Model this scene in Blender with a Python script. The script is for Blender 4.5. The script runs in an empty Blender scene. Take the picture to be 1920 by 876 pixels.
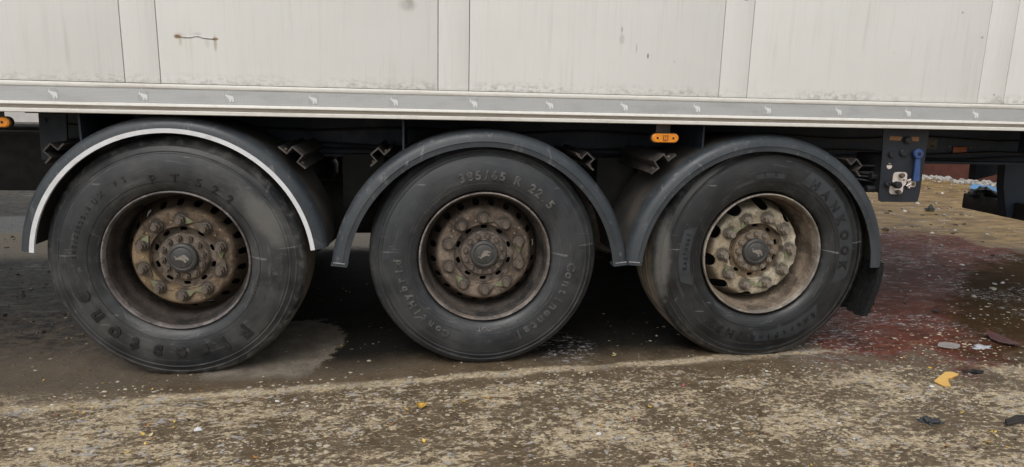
import bpy, bmesh, math, random
from mathutils import Vector, Matrix, noise
R_ = math.radians
sc = bpy.context.scene
COL = sc.collection

# ------------------------------------------------------------------ camera, sky, sun
cam = bpy.data.cameras.new('camera'); co = bpy.data.objects.new('camera', cam); COL.objects.link(co)
cam.sensor_width = 36.0; cam.lens = 36.0*1269.81/1920; cam.clip_start = .05; cam.clip_end = 2000
rows = ((.99219392, -.12243586, .02367868), (-.00164157, -.20268512, -.97924259), (.12469372, .97155967, -.20130394))
M = Matrix(((rows[0][0], -rows[1][0], -rows[2][0], 1.0502),
            (rows[0][1], -rows[1][1], -rows[2][1], -2.9581),
            (rows[0][2], -rows[1][2], -rows[2][2], 1.2209), (0, 0, 0, 1)))
co.matrix_world = M
sc.camera = co
SUN_EL, SUN_AZ = 52, 205      # azimuth clockwise from +Y : behind the camera, to its left
w = bpy.data.worlds.new('World'); sc.world = w; w.use_nodes = True
wn = w.node_tree.nodes; wl = w.node_tree.links
sky = wn.new('ShaderNodeTexSky'); sky.sky_type = 'NISHITA'; sky.sun_disc = False
sky.sun_elevation = R_(SUN_EL); sky.sun_rotation = R_(SUN_AZ); sky.dust_density = 4; sky.air_density = 1.5
hs = wn.new('ShaderNodeHueSaturation'); hs.inputs['Saturation'].default_value = .22     # an overcast, nearly grey sky
wl.new(sky.outputs[0], hs.inputs['Color']); wl.new(hs.outputs[0], wn['Background'].inputs[0])
wn['Background'].inputs[1].default_value = .12
sl = bpy.data.lights.new('sun', 'SUN'); sl.energy = .9; sl.angle = R_(30); sl.color = (1, .96, .9)
so = bpy.data.objects.new('sun', sl); COL.objects.link(so)
sd = Vector((math.sin(R_(SUN_AZ))*math.cos(R_(SUN_EL)), math.cos(R_(SUN_AZ))*math.cos(R_(SUN_EL)), math.sin(R_(SUN_EL))))
so.rotation_euler = sd.to_track_quat('Z', 'Y').to_euler()
sc.view_settings.view_transform = 'Standard'; sc.view_settings.look = 'None'
sc.view_settings.exposure = 0.22; sc.view_settings.gamma = 1

# ------------------------------------------------------------------ node helper
class NT:
    def __init__(s, name, rough=.5, spec=.5):
        s.m = bpy.data.materials.new(name); s.m.use_nodes = True
        s.t = s.m.node_tree; s.b = s.t.nodes['Principled BSDF']
        s.b.inputs['Roughness'].default_value = rough; s.b.inputs['Specular IOR Level'].default_value = spec
        s._pos = None; s._obj = None
    def new(s, k, **kw):
        n = s.t.nodes.new(k)
        for a, v in kw.items(): setattr(n, a, v)
        return n
    def put(s, sock, v):
        if isinstance(v, bpy.types.NodeSocket): s.t.links.new(v, sock)
        elif isinstance(v, (tuple, list)) and len(v) == 3 and sock.type == 'RGBA': sock.default_value = (*v, 1)
        else: sock.default_value = v
    def pos(s):
        if not s._pos: s._pos = s.new('ShaderNodeNewGeometry').outputs['Position']
        return s._pos
    def obj(s):
        if not s._obj: s._obj = s.new('ShaderNodeTexCoord').outputs['Object']
        return s._obj
    def math(s, op, a, b=0.0, c=None, clamp=False):
        n = s.new('ShaderNodeMath', operation=op, use_clamp=clamp); s.put(n.inputs[0], a); s.put(n.inputs[1], b)
        if c is not None: s.put(n.inputs[2], c)
        return n.outputs[0]
    def scale(s, v, sx, sy, sz, loc=(0, 0, 0), rot=(0, 0, 0)):
        n = s.new('ShaderNodeMapping'); s.put(n.inputs[0], v); n.inputs['Scale'].default_value = (sx, sy, sz)
        n.inputs['Location'].default_value = loc; n.inputs['Rotation'].default_value = rot
        return n.outputs[0]
    def noise(s, v, sc_, det=4, rough=.55, dist=0.0, color=False):
        n = s.new('ShaderNodeTexNoise'); s.put(n.inputs['Vector'], v); n.inputs['Scale'].default_value = sc_
        n.inputs['Detail'].default_value = det; n.inputs['Roughness'].default_value = rough; n.inputs['Distortion'].default_value = dist
        return n.outputs['Color' if color else 'Fac']
    def voro(s, v, sc_, feat='F1', out='Distance', rnd=1.0):
        n = s.new('ShaderNodeTexVoronoi', feature=feat); s.put(n.inputs['Vector'], v); n.inputs['Scale'].default_value = sc_
        n.inputs['Randomness'].default_value = rnd
        return n.outputs[out]
    def ramp(s, f, lo, hi, a=0.0, b=1.0):
        n = s.new('ShaderNodeMapRange', interpolation_type='SMOOTHSTEP'); s.put(n.inputs[0], f)
        n.inputs[1].default_value = lo; n.inputs[2].default_value = hi; n.inputs[3].default_value = a; n.inputs[4].default_value = b
        return n.outputs[0]
    def mix(s, f, a, b, mode='MIX'):
        n = s.new('ShaderNodeMix', data_type='RGBA', blend_type=mode); s.put(n.inputs[0], f); s.put(n.inputs[6], a); s.put(n.inputs[7], b)
        return n.outputs[2]
    def lerp(s, f, a, b):
        n = s.new('ShaderNodeMix', data_type='FLOAT'); s.put(n.inputs[0], f); s.put(n.inputs[2], a); s.put(n.inputs[3], b)
        return n.outputs[0]
    def xyz(s, v):
        n = s.new('ShaderNodeSeparateXYZ'); s.put(n.inputs[0], v); return n.outputs
    def blob(s, v, cx, cy, rx, ry, rot=0, soft=.3, nz=None, amp=.5, ax=('x', 'y')):
        """1 inside a ragged ellipse, 0 outside"""
        o = s.xyz(v); i = {'x': 0, 'y': 1, 'z': 2}
        a = s.math('SUBTRACT', o[i[ax[0]]], cx); b = s.math('SUBTRACT', o[i[ax[1]]], cy)
        c_, s_ = math.cos(rot), math.sin(rot)
        u = s.math('DIVIDE', s.math('ADD', s.math('MULTIPLY', a, c_), s.math('MULTIPLY', b, s_)), rx)
        q = s.math('DIVIDE', s.math('SUBTRACT', s.math('MULTIPLY', b, c_), s.math('MULTIPLY', a, s_)), ry)
        d = s.math('SQRT', s.math('ADD', s.math('MULTIPLY', u, u), s.math('MULTIPLY', q, q)))
        if nz is not None: d = s.math('ADD', d, s.math('MULTIPLY', s.math('SUBTRACT', nz, .5), amp*2))
        return s.ramp(d, 1-soft, 1+soft, 1, 0)
    def bump(s, h, strength=.3, dist=.01, normal=None):
        n = s.new('ShaderNodeBump'); s.put(n.inputs['Height'], h); n.inputs['Strength'].default_value = strength; n.inputs['Distance'].default_value = dist
        if normal is not None: s.put(n.inputs['Normal'], normal)
        return n.outputs[0]
    def out(s, color=None, rough=None, normal=None, metal=None):
        if color is not None: s.put(s.b.inputs['Base Color'], color)
        if rough is not None: s.put(s.b.inputs['Roughness'], rough)
        if normal is not None: s.put(s.b.inputs['Normal'], normal)
        if metal is not None: s.put(s.b.inputs['Metallic'], metal)
        return s.m

MATS = {}
def plain(name, c, rough=.5, var=.25, sc_=25, spec=.5, dirt=None, metal=0.0):
    """a colour with grain and a little dirt"""
    n = NT(name, rough, spec); a = n.noise(n.pos(), sc_, 5, .6); b = n.noise(n.pos(), sc_*.2, 3)
    k = n.math('ADD', n.math('MULTIPLY', a, .6), n.math('MULTIPLY', b, .4))
    col = n.mix(n.ramp(k, .3, .7), tuple(x*(1-var) for x in c), tuple(min(1, x*(1+var)) for x in c))
    if dirt: col = n.mix(n.ramp(n.noise(n.pos(), sc_*.5, 6, .65), .5, .75, 0, .7), col, dirt)
    m = n.out(col, n.ramp(a, .3, .7, max(.05, rough-.1), min(1, rough+.12)), n.bump(a, .15, .003), metal)
    MATS[name] = m; return m

# ---- white panel skin: rain streaks, grime along the foot, rust bleeding from the torn seam
def panel_mat():
    n = NT('panel_skin', .38, .45); p = n.pos(); z = n.xyz(p)[2]
    streak = n.noise(n.scale(p, 26, 1, 1.3), 1.0, 6, .6)
    streak2 = n.noise(n.scale(p, 75, 1, 3), 1.0, 4, .6)
    big = n.noise(p, 1.6, 4, .55)
    c = n.mix(n.ramp(big, .35, .7), (.815, .822, .808), (.77, .778, .762))
    f = n.math('MULTIPLY', n.ramp(streak, .5, .78), n.ramp(n.noise(p, 2.3, 3), .4, .65))
    c = n.mix(n.math('MULTIPLY', f, .36), c, (.42, .41, .375))
    c = n.mix(n.math('MULTIPLY', n.ramp(streak2, .52, .75), .16), c, (.46, .45, .42))
    foot = n.math('MULTIPLY', n.ramp(z, 1.232, 1.285, 1, 0), n.ramp(n.noise(n.scale(p, 1.0, 1, 1.6), 38, 6, .7), .42, .66))
    foot = n.math('MULTIPLY', foot, n.ramp(n.noise(n.scale(p, 1, 1, .3), 2.2, 3), .36, .62, .12, 1))
    c = n.mix(n.math('MULTIPLY', foot, .6), c, (.20, .185, .16))
    edge = n.math('MULTIPLY', n.ramp(z, 1.229, 1.245, 1, 0), .4)
    c = n.mix(edge, c, (.40, .37, .32))
    spots = n.math('MULTIPLY', n.ramp(n.voro(p, 9, 'F1'), .035, .075, 1, 0), n.ramp(n.noise(p, 6, 2), .55, .62))
    c = n.mix(n.math('MULTIPLY', spots, .5), c, (.25, .23, .2))
    nz = n.noise(n.scale(p, 1, 1, .45), 60, 4)
    for (x, zz, rx, rz, k, col) in ((.082, 1.412, .012, .007, .95, (.17, .075, .025)), (.222, 1.407, .010, .005, .9, (.20, .11, .04)),
                                    (.090, 1.398, .007, .022, .35, (.42, .30, .16)), (.221, 1.390, .006, .028, .55, (.40, .28, .14)),
                                    (.19, 1.392, .008, .02, .22, (.5, .42, .36)), (.09, 1.414, .02, .012, .22, (.45, .33, .2)),
                                    (.975, 1.566, .030, .022, .4, (.36, .33, .31)), (.985, 1.60, .014, .05, .38, (.34, .32, .3)),
                                    (1.872, 1.46, .010, .02, .35, (.38, .36, .34)), (1.87, 1.50, .003, .012, .7, (.25, .25, .25)),
                                    (1.99, 1.395, .0035, .010, .85, (.16, .16, .17)), (1.938, 1.425, .003, .018, .45, (.3, .3, .31)),
                                    (.157, 1.424, .016, .006, .35, (.4, .4, .4)), (2.41, 1.64, .01, .004, .6, (.3, .3, .3))):
        c = n.mix(n.math('MULTIPLY', n.blob(p, x, zz, rx, rz, 0, .5, nz, .35, ('x', 'z')), k), c, col)
    weave = n.noise(p, 420, 2, .5)
    h = n.math('ADD', n.math('MULTIPLY', weave, .25), n.math('MULTIPLY', n.noise(p, 3.2, 3), 1.0))
    return n.out(c, n.ramp(streak, .3, .7, .34, .5), n.bump(h, .12, .012))

def rail_mat():
    n = NT('rail_white', .42, .4); p = n.pos(); z = n.xyz(p)[2]
    s1 = n.noise(n.scale(p, .7, 1, 30), 4, 6, .65); s2 = n.noise(p, 30, 5, .65)
    c = n.mix(n.ramp(s2, .4, .75, 0, .35), (.70, .69, .65), (.50, .47, .41))
    c = n.mix(n.ramp(s1, .52, .7, 0, .55), c, (.36, .32, .27))
    groove = n.math('MULTIPLY', n.ramp(z, 1.1395, 1.1375, 0, 1), n.ramp(z, 1.1235, 1.1255, 0, 1))
    c = n.mix(n.math('MULTIPLY', groove, n.ramp(s1, .3, .6, .55, .95)), c, (.36, .31, .26))
    return n.out(c, .45, n.bump(s2, .1, .003))

def tape_mat():
    n = NT('reflective_tape', .33, .6); p = n.pos(); x, y, z = n.xyz(p)
    cell = n.voro(n.scale(p, 1, 1, 1.0), 180, 'DISTANCE_TO_EDGE', rnd=.15)
    k = n.ramp(cell, .02, .14)
    c = n.mix(k, (.60, .61, .62), (.44, .45, .46))
    c = n.mix(n.ramp(n.noise(n.scale(p, 1, 1, 3), 8, 4), .45, .7, 0, .5), c, (.37, .37, .37))
    seam = n.ramp(n.math('ABSOLUTE', n.math('SUBTRACT', n.math('FRACT', n.math('DIVIDE', n.math('ADD', x, .56), .3288)), .5)), .004, .007, 1, 0)
    c = n.mix(n.math('MULTIPLY', seam, .5), c, (.7, .71, .72))
    return n.out(c, .35, n.bump(cell, .2, .002), .25)

def rubber_mat(name, dust, muck, scuff, dk=1.0, smear=None):
    """n.obj(): the tyre stands at the wheel's own centre, Y along the axle"""
    n = NT(name, .55, .42); o = n.obj(); x, y, z = n.xyz(o)
    r = n.math('SQRT', n.math('ADD', n.math('MULTIPLY', x, x), n.math('MULTIPLY', z, z)))
    a = n.noise(o, 5, 5, .6); b = n.noise(o, 34, 5, .65); f = n.noise(o, 160, 3, .6)
    c = n.mix(n.ramp(a, .3, .7), (.017*dk, .019*dk, .022*dk), (.032*dk, .035*dk, .039*dk))
    c = n.mix(n.math('MULTIPLY', n.ramp(n.noise(o, 2.6, 6, .62), .42, .75), dust), c, (.105, .100, .094))
    ring = n.noise(n.math('MULTIPLY', r, 55), 1.0, 3)
    c = n.mix(n.math('MULTIPLY', n.ramp(ring, .5, .75), .35), c, (.058, .061, .064))
    edge = n.math('MULTIPLY', n.ramp(r, .475, .515), n.ramp(n.noise(o, 16, 6, .7), .46, .66))
    c = n.mix(n.math('MULTIPLY', edge, scuff), c, (.17, .165, .155))
    sc_ = n.ramp(n.noise(n.scale(o, 1, 1, 1, rot=(.0, .7, 0)), 11, 8, .75, .6), .60, .72)
    c = n.mix(n.math('MULTIPLY', sc_, scuff*.8), c, (.19, .185, .18))
    cv = n.new('ShaderNodeCombineXYZ'); n.put(cv.inputs[0], n.math('MULTIPLY', n.math('ARCTAN2', z, x), .55)); n.put(cv.inputs[1], n.math('MULTIPLY', r, 9)); pol = cv.outputs[0]
    cs = n.noise(pol, 4.5, 9, .72, .4)
    c = n.mix(n.math('MULTIPLY', n.ramp(cs, .54, .70), .55*scuff+.12), c, (.125, .122, .118))
    c = n.mix(n.math('MULTIPLY', n.ramp(cs, .46, .34), .6), c, (.010, .011, .012))
    for q_, (rx_, ry_, rz_) in enumerate(((.2, .3, .5), (.9, .1, 2.1), (.4, .8, 1.2))):
        sv = n.scale(o, 1.0, 1.0, 16.0, rot=(0, rz_, 0), loc=(q_*1.7, 0, 0))
        sl_ = n.math('MULTIPLY', n.ramp(n.noise(sv, 3.6, 3, .5, .6), .685, .70), n.ramp(n.noise(o, 5.0+q_, 2), .56, .60))
        c = n.mix(n.math('MULTIPLY', sl_, .5), c, (.21, .21, .205))
    if smear: c = n.mix(n.math('MULTIPLY', n.blob(o, *smear, .5, n.noise(o, 13, 7, .7), .75, ('x', 'z')), .62), c, (.15, .145, .135))
    tread = n.math('MULTIPLY', n.ramp(y, .02, .06), n.ramp(n.noise(n.scale(o, 1, .35, 1), 12, 5, .65), .3, .6, .45, 1))
    c = n.mix(n.math('MULTIPLY', tread, .85), c, muck)
    rough = n.ramp(a, .3, .7, .33, .52)
    return n.out(c, rough, n.bump(n.math('ADD', n.math('MULTIPLY', b, .6), n.math('MULTIPLY', f, .4)), .22, .004))

def rust_mat(name, c1, c2, c3, k3=.5, dark=(.022, .018, .015), rough=.8, nuts=None):
    n = NT(name, rough, .25); o = n.obj()
    a = n.noise(o, 9, 8, .68); b = n.noise(o, 38, 8, .72); d = n.noise(o, 4.3, 5, .6, .5)
    c = n.mix(n.ramp(a, .40, .60), tuple(v*.85 for v in c1), tuple(v*1.15 for v in c2))
    c = n.mix(n.math('MULTIPLY', n.ramp(d, .45, .62), k3), c, c3)
    c = n.mix(n.ramp(b, .50, .68, 0, .75), c, dark)
    c = n.mix(n.ramp(n.voro(o, 34), .05, .22, .55, 0), c, tuple(x*1.6 for x in c3))
    if nuts is not None:        # oily grime washed out round each of the ten studs
        x, y, z = n.xyz(o)
        ang = n.math('DIVIDE', n.math('SUBTRACT', n.math('ARCTAN2', z, x), R_(nuts)), R_(36))
        fr = n.math('ABSOLUTE', n.math('SUBTRACT', n.math('FRACT', n.math('ADD', ang, 10.5)), .5))
        rad = n.math('ABSOLUTE', n.math('SUBTRACT', n.math('SQRT', n.math('ADD', n.math('MULTIPLY', x, x), n.math('MULTIPLY', z, z))), .1675))
        dd = n.math('SQRT', n.math('ADD', n.math('POWER', n.math('MULTIPLY', fr, .105), 2), n.math('POWER', rad, 2)))
        dd = n.math('ADD', dd, n.math('MULTIPLY', n.math('SUBTRACT', b, .5), .05))
        c = n.mix(n.ramp(dd, .026, .042, .8, 0), c, (.035, .033, .030))
        rim_ = n.math('SQRT', n.math('ADD', n.math('MULTIPLY', x, x), n.math('MULTIPLY', z, z)))
        c = n.mix(n.math('MULTIPLY', n.ramp(n.math('ADD', rim_, n.math('MULTIPLY', n.math('SUBTRACT', a, .5), .06)), .212, .228), .75), c, tuple(v*.38 for v in c1))
    return n.out(c, n.ramp(b, .3, .7, rough-.15, min(1, rough+.1)), n.bump(n.math('ADD', b, n.math('MULTIPLY', n.noise(o, 120, 4, .7), .5)), .6, .006))

def fender_mat(name, dusty):
    n = NT(name, .42, .5); p = n.pos(); y = n.xyz(p)[1]
    a = n.noise(p, 7, 6, .62); b = n.noise(p, 70, 5, .65)
    c = n.mix(n.ramp(a, .3, .7), (.026, .032, .039), (.043, .051, .059))
    c = n.mix(n.math('MULTIPLY', n.ramp(n.noise(n.scale(p, 1, 1, .6), 24, 8, .75, .8), .57, .68), .6), c, (.22, .22, .215))
    c = n.mix(n.math('MULTIPLY', n.ramp(n.noise(p, 48, 6, .75), .58, .68), n.ramp(n.noise(p, 3.2, 3), .42, .62, .1, .7)), c, (.13, .12, .105))
    back = n.math('MULTIPLY', n.ramp(y, -.03, .05), n.ramp(a, .3, .65, .35, 1))
    c = n.mix(n.math('MULTIPLY', back, dusty), c, (.105, .09, .074))
    return n.out(c, n.ramp(a, .3, .7, .36, .55), n.bump(b, .12, .003))

def bristle_mat():
    n = NT('bristle_flap', .7, .3); o = n.pos()
    f = n.noise(n.scale(o, 1, 1, .4), 160, 4, .8)
    c = n.mix(n.ramp(f, .45, .72), (.007, .008, .009), (.055, .056, .056))
    return n.out(c, .75, n.bump(f, 1.0, .02))

# ---- the yard: concrete with a film of mud, wet in places
def ground_mat():
    n = NT('yard_concrete', .6, .35); p = n.pos(); x, y, z = n.xyz(p)
    st = n.scale(p, .72, 1.25, 1, rot=(0, 0, R_(-6)))
    warp = n.noise(p, 2.2, 5, .6); rag = n.noise(p, 9, 6, .65); fine = n.noise(p, 95, 4, .7); med = n.math('ADD', n.math('MULTIPLY', n.noise(st, 27, 10, .78, .3), .62), n.math('MULTIPLY', n.noise(st, 75, 7, .75, .2), .38))
    big = n.noise(n.scale(p, .8, 1.2, 1), 3.1, 5, .6)
    # film of brown mud over pale worn concrete
    film = n.mix(n.ramp(rag, .3, .7), (.085, .061, .038), (.158, .118, .077))
    film = n.mix(n.ramp(fine, .42, .72, 0, .55), film, (.20, .155, .10))
    pale = n.mix(n.ramp(n.noise(p, 60, 4, .7), .35, .65), (.33, .26, .168), (.58, .485, .345))
    pale = n.mix(n.ramp(n.noise(p, 26, 3), .56, .66), pale, (.40, .385, .37))
    front = n.ramp(n.math('ADD', y, n.math('MULTIPLY', warp, .35)), -.10, .12, 1, 0)       # the open foreground
    thr = n.math('ADD', n.math('MULTIPLY', n.math('SUBTRACT', big, .5), .36), .511)
    thr = n.math('ADD', thr, n.math('MULTIPLY', n.math('SUBTRACT', 1, front), .13))
    cov = n.ramp(n.math('SUBTRACT', med, thr), -.018, .026)
    chips = n.ramp(n.voro(n.scale(p, .62, 1.15, 1, rot=(0, 0, .1)), 46), .16, .30, 1, 0)
    chips = n.math('MULTIPLY', chips, n.ramp(n.voro(n.scale(p, .62, 1.15, 1, rot=(0, 0, .1)), 46, out='Color'), .30, .36, 0, 1))
    pf = n.math('MAXIMUM', cov, n.math('MULTIPLY', chips, n.lerp(front, .35, .8)))
    # bright worn strip just outside the tyres
    yy = n.math('SUBTRACT', y, n.math('ADD', n.math('MULTIPLY', x, .092), -.262))
    yy = n.math('ADD', yy, n.math('MULTIPLY', n.math('SUBTRACT', n.noise(p, 6, 5, .65), .5), .13))
    strip = n.math('MULTIPLY', n.ramp(n.math('ABSOLUTE', yy), .012, .050, 1, 0), n.ramp(n.noise(p, 30, 5, .7), .32, .46))
    strip = n.math('MULTIPLY', strip, n.ramp(n.noise(p, 2.5, 2), .3, .5, .35, 1))
    pf = n.math('MAXIMUM', pf, strip)
    c = n.mix(pf, film, pale)
    c = n.mix(n.math('MULTIPLY', n.ramp(n.voro(p, 75, out='Distance'), .10, .2, 1, 0), n.math('MULTIPLY', front, n.ramp(n.noise(p, 15, 4), .5, .6))), c, (.62, .56, .43))
    c = n.mix(n.math('MULTIPLY', n.ramp(n.voro(p, 60), .06, .14, 1, 0), n.ramp(n.noise(p, 12, 3), .54, .6)), c, (.028, .025, .022))
    # smooth brown silt between the strip and the wheels
    silt = n.math('MULTIPLY', n.ramp(n.math('ADD', yy, n.math('MULTIPLY', n.math('SUBTRACT', n.noise(p, 9, 7, .7), .5), .35)), -.02, .20), n.ramp(x, 1.3, .7, 0, 1))
    silt = n.math('MULTIPLY', silt, n.ramp(n.noise(st, 48, 7, .75), .66, .56))
    c = n.mix(n.math('MULTIPLY', silt, .82), c, n.mix(rag, (.080, .062, .044), (.150, .118, .084)))
    # dry slab between the first two wheels
    dry = n.blob(p, .34, .22, .28, .46, R_(-14), .05, n.noise(p, 9, 9, .78), .45)
    dry = n.math('MULTIPLY', dry, n.ramp(y, -.14, -.04))
    c = n.mix(dry, c, n.mix(n.ramp(rag, .3, .7), (.135, .115, .092), (.23, .198, .16)))
    # soaked ground under the trailer, with its shade and dark reflection painted in
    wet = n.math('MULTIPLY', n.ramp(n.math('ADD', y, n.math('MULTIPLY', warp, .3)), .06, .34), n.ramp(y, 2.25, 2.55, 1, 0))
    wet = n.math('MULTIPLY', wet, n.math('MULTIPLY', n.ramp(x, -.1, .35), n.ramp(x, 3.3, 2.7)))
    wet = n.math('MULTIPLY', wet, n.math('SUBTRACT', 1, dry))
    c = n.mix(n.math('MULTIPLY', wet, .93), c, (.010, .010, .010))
    # dark churned mud on the left
    lf = n.math('MULTIPLY', n.ramp(n.math('ADD', x, n.math('MULTIPLY', rag, .5)), .25, -.25, 0, 1), n.ramp(n.math('ADD', y, n.math('MULTIPLY', warp, .5)), .35, .75))
    lmud = n.mix(n.ramp(n.noise(n.scale(p, .8, 1.1, 1), 17, 9, .8), .42, .57), (.011, .009, .0075), (.098, .076, .056))
    c = n.mix(n.math('MULTIPLY', lf, .95), c, lmud)
    sandl = n.math('MULTIPLY', lf, n.blob(p, -1.9, 2.75, 1.3, .55, 0, .3, rag, .3))
    sandl = n.math('MAXIMUM', sandl, n.blob(p, .3, 3.3, 1.6, .85, 0, .15, rag, .2))
    c = n.mix(sandl, c, (.40, .31, .21))
    wl_ = n.math('MULTIPLY', lf, n.ramp(n.noise(n.scale(p, .5, 2.2, 1), 5.5, 7, .65), .60, .67))
    wl_ = n.math('MULTIPLY', wl_, n.ramp(y, 1.4, 2.2, .45, 1))
    wl2 = n.math('MULTIPLY', lf, n.blob(p, -2.6, 3.55, 1.0, .42, .2, .25, rag, .45))
    wl_ = n.math('MAXIMUM', wl_, wl2)
    c = n.mix(n.math('MULTIPLY', wl_, .8), c, (.30, .29, .27))
    # yellow silt far right, red stain, dark olive puddle
    far = n.math('MULTIPLY', n.ramp(n.math('ADD', y, n.math('MULTIPLY', rag, .8)), 2.3, 2.9), n.ramp(x, 1.2, 2.2))
    ymud = n.mix(n.ramp(n.noise(n.scale(p, .7, 1.5, 1), 5, 7, .68), .35, .65), (.13, .078, .026), (.33, .22, .085))
    ymud = n.mix(n.ramp(n.noise(n.scale(p, .55, 1.5, 1), 9, 7, .7), .60, .66, 0, .85), ymud, (.50, .47, .48))
    ymud = n.mix(n.ramp(n.noise(p, 6.5, 6, .7), .62, .68, 0, .85), ymud, (.10, .07, .045))
    c = n.mix(far, c, ymud)
    red = n.blob(p, 4.45, 1.35, .95, 1.9, R_(-44), .10, n.math('ADD', n.math('MULTIPLY', n.noise(p, 3.2, 7, .66), .7), n.math('MULTIPLY', n.noise(st, 24, 8, .75), .3)), .75)
    red = n.math('MULTIPLY', red, n.math('MULTIPLY', n.ramp(x, 2.6, 3.1), n.ramp(n.noise(n.scale(p, .7, 1.5, 1), 15, 8, .75), .30, .42, .25, 1)))
    redc = n.mix(n.ramp(n.noise(n.scale(p, .6, 1.5, 1), 11, 8, .7), .36, .64), (.075, .021, .013), (.165, .047, .029))
    c = n.mix(n.math('MULTIPLY', red, .95), c, redc)
    pud = n.blob(p, 5.15, .88, 1.6, .50, R_(40), .25, n.noise(p, 4.5, 7, .66), .5)
    c = n.mix(n.math('MULTIPLY', pud, .9), c, n.mix(rag, (.026, .018, .0065), (.062, .043, .017)))
    # sky glints painted in pale grey by the wheels and over the red stain
    glint_paint = n.math('MAXIMUM', n.blob(p, 3.10, .26, .42, .30, R_(35), .4, rag, .4), n.math('MAXIMUM', n.blob(p, 1.72, .16, .14, .20, 0, .4, rag, .4), n.math('MULTIPLY', red, n.ramp(n.noise(p, 1.8, 3), .5, .58))))
    fr = n.math('MULTIPLY', glint_paint, n.ramp(n.noise(n.scale(p, .8, 1.4, 1), 32, 8, .75, .8), .535, .60))
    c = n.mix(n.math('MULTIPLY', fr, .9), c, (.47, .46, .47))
    # gloss : films and puddles are wet, pale concrete less so
    rgh = n.lerp(pf, .36, .72)
    wetness = n.math('MAXIMUM', n.math('MAXIMUM', wet, wl_), n.math('MAXIMUM', n.math('MULTIPLY', red, .0), pud))
    rgh = n.lerp(wetness, rgh, n.ramp(fine, .3, .7, .16, .38))
    rgh = n.lerp(dry, rgh, .85)
    glint = n.math('MULTIPLY', n.math('MULTIPLY', n.math('MAXIMUM', red, n.blob(p, 3.15, .30, .5, .35, R_(35), .4, rag, .4)), n.math('SUBTRACT', 1, pud)), n.ramp(n.noise(n.scale(p, .7, 1.5, 1), 13, 8, .75, .5), .545, .60))
    lowspec = n.math('MAXIMUM', n.math('MAXIMUM', n.math('MAXIMUM', wet, red), n.math('MULTIPLY', lf, .6)), n.math('MULTIPLY', pud, .97))
    n.put(n.b.inputs['Specular IOR Level'], n.math('ADD', n.lerp(lowspec, .13, .03), n.math('MULTIPLY', glint, .6)))
    rgh = n.lerp(n.math('MAXIMUM', wet, pud), rgh, .7)
    rgh = n.lerp(glint, rgh, .16)
    h = n.math('ADD', n.math('MULTIPLY', med, 1.0), n.math('ADD', n.math('MULTIPLY', chips, .35), n.math('MULTIPLY', fine, .35)))
    return n.out(c, rgh, n.bump(h, .75, .016))

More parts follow.
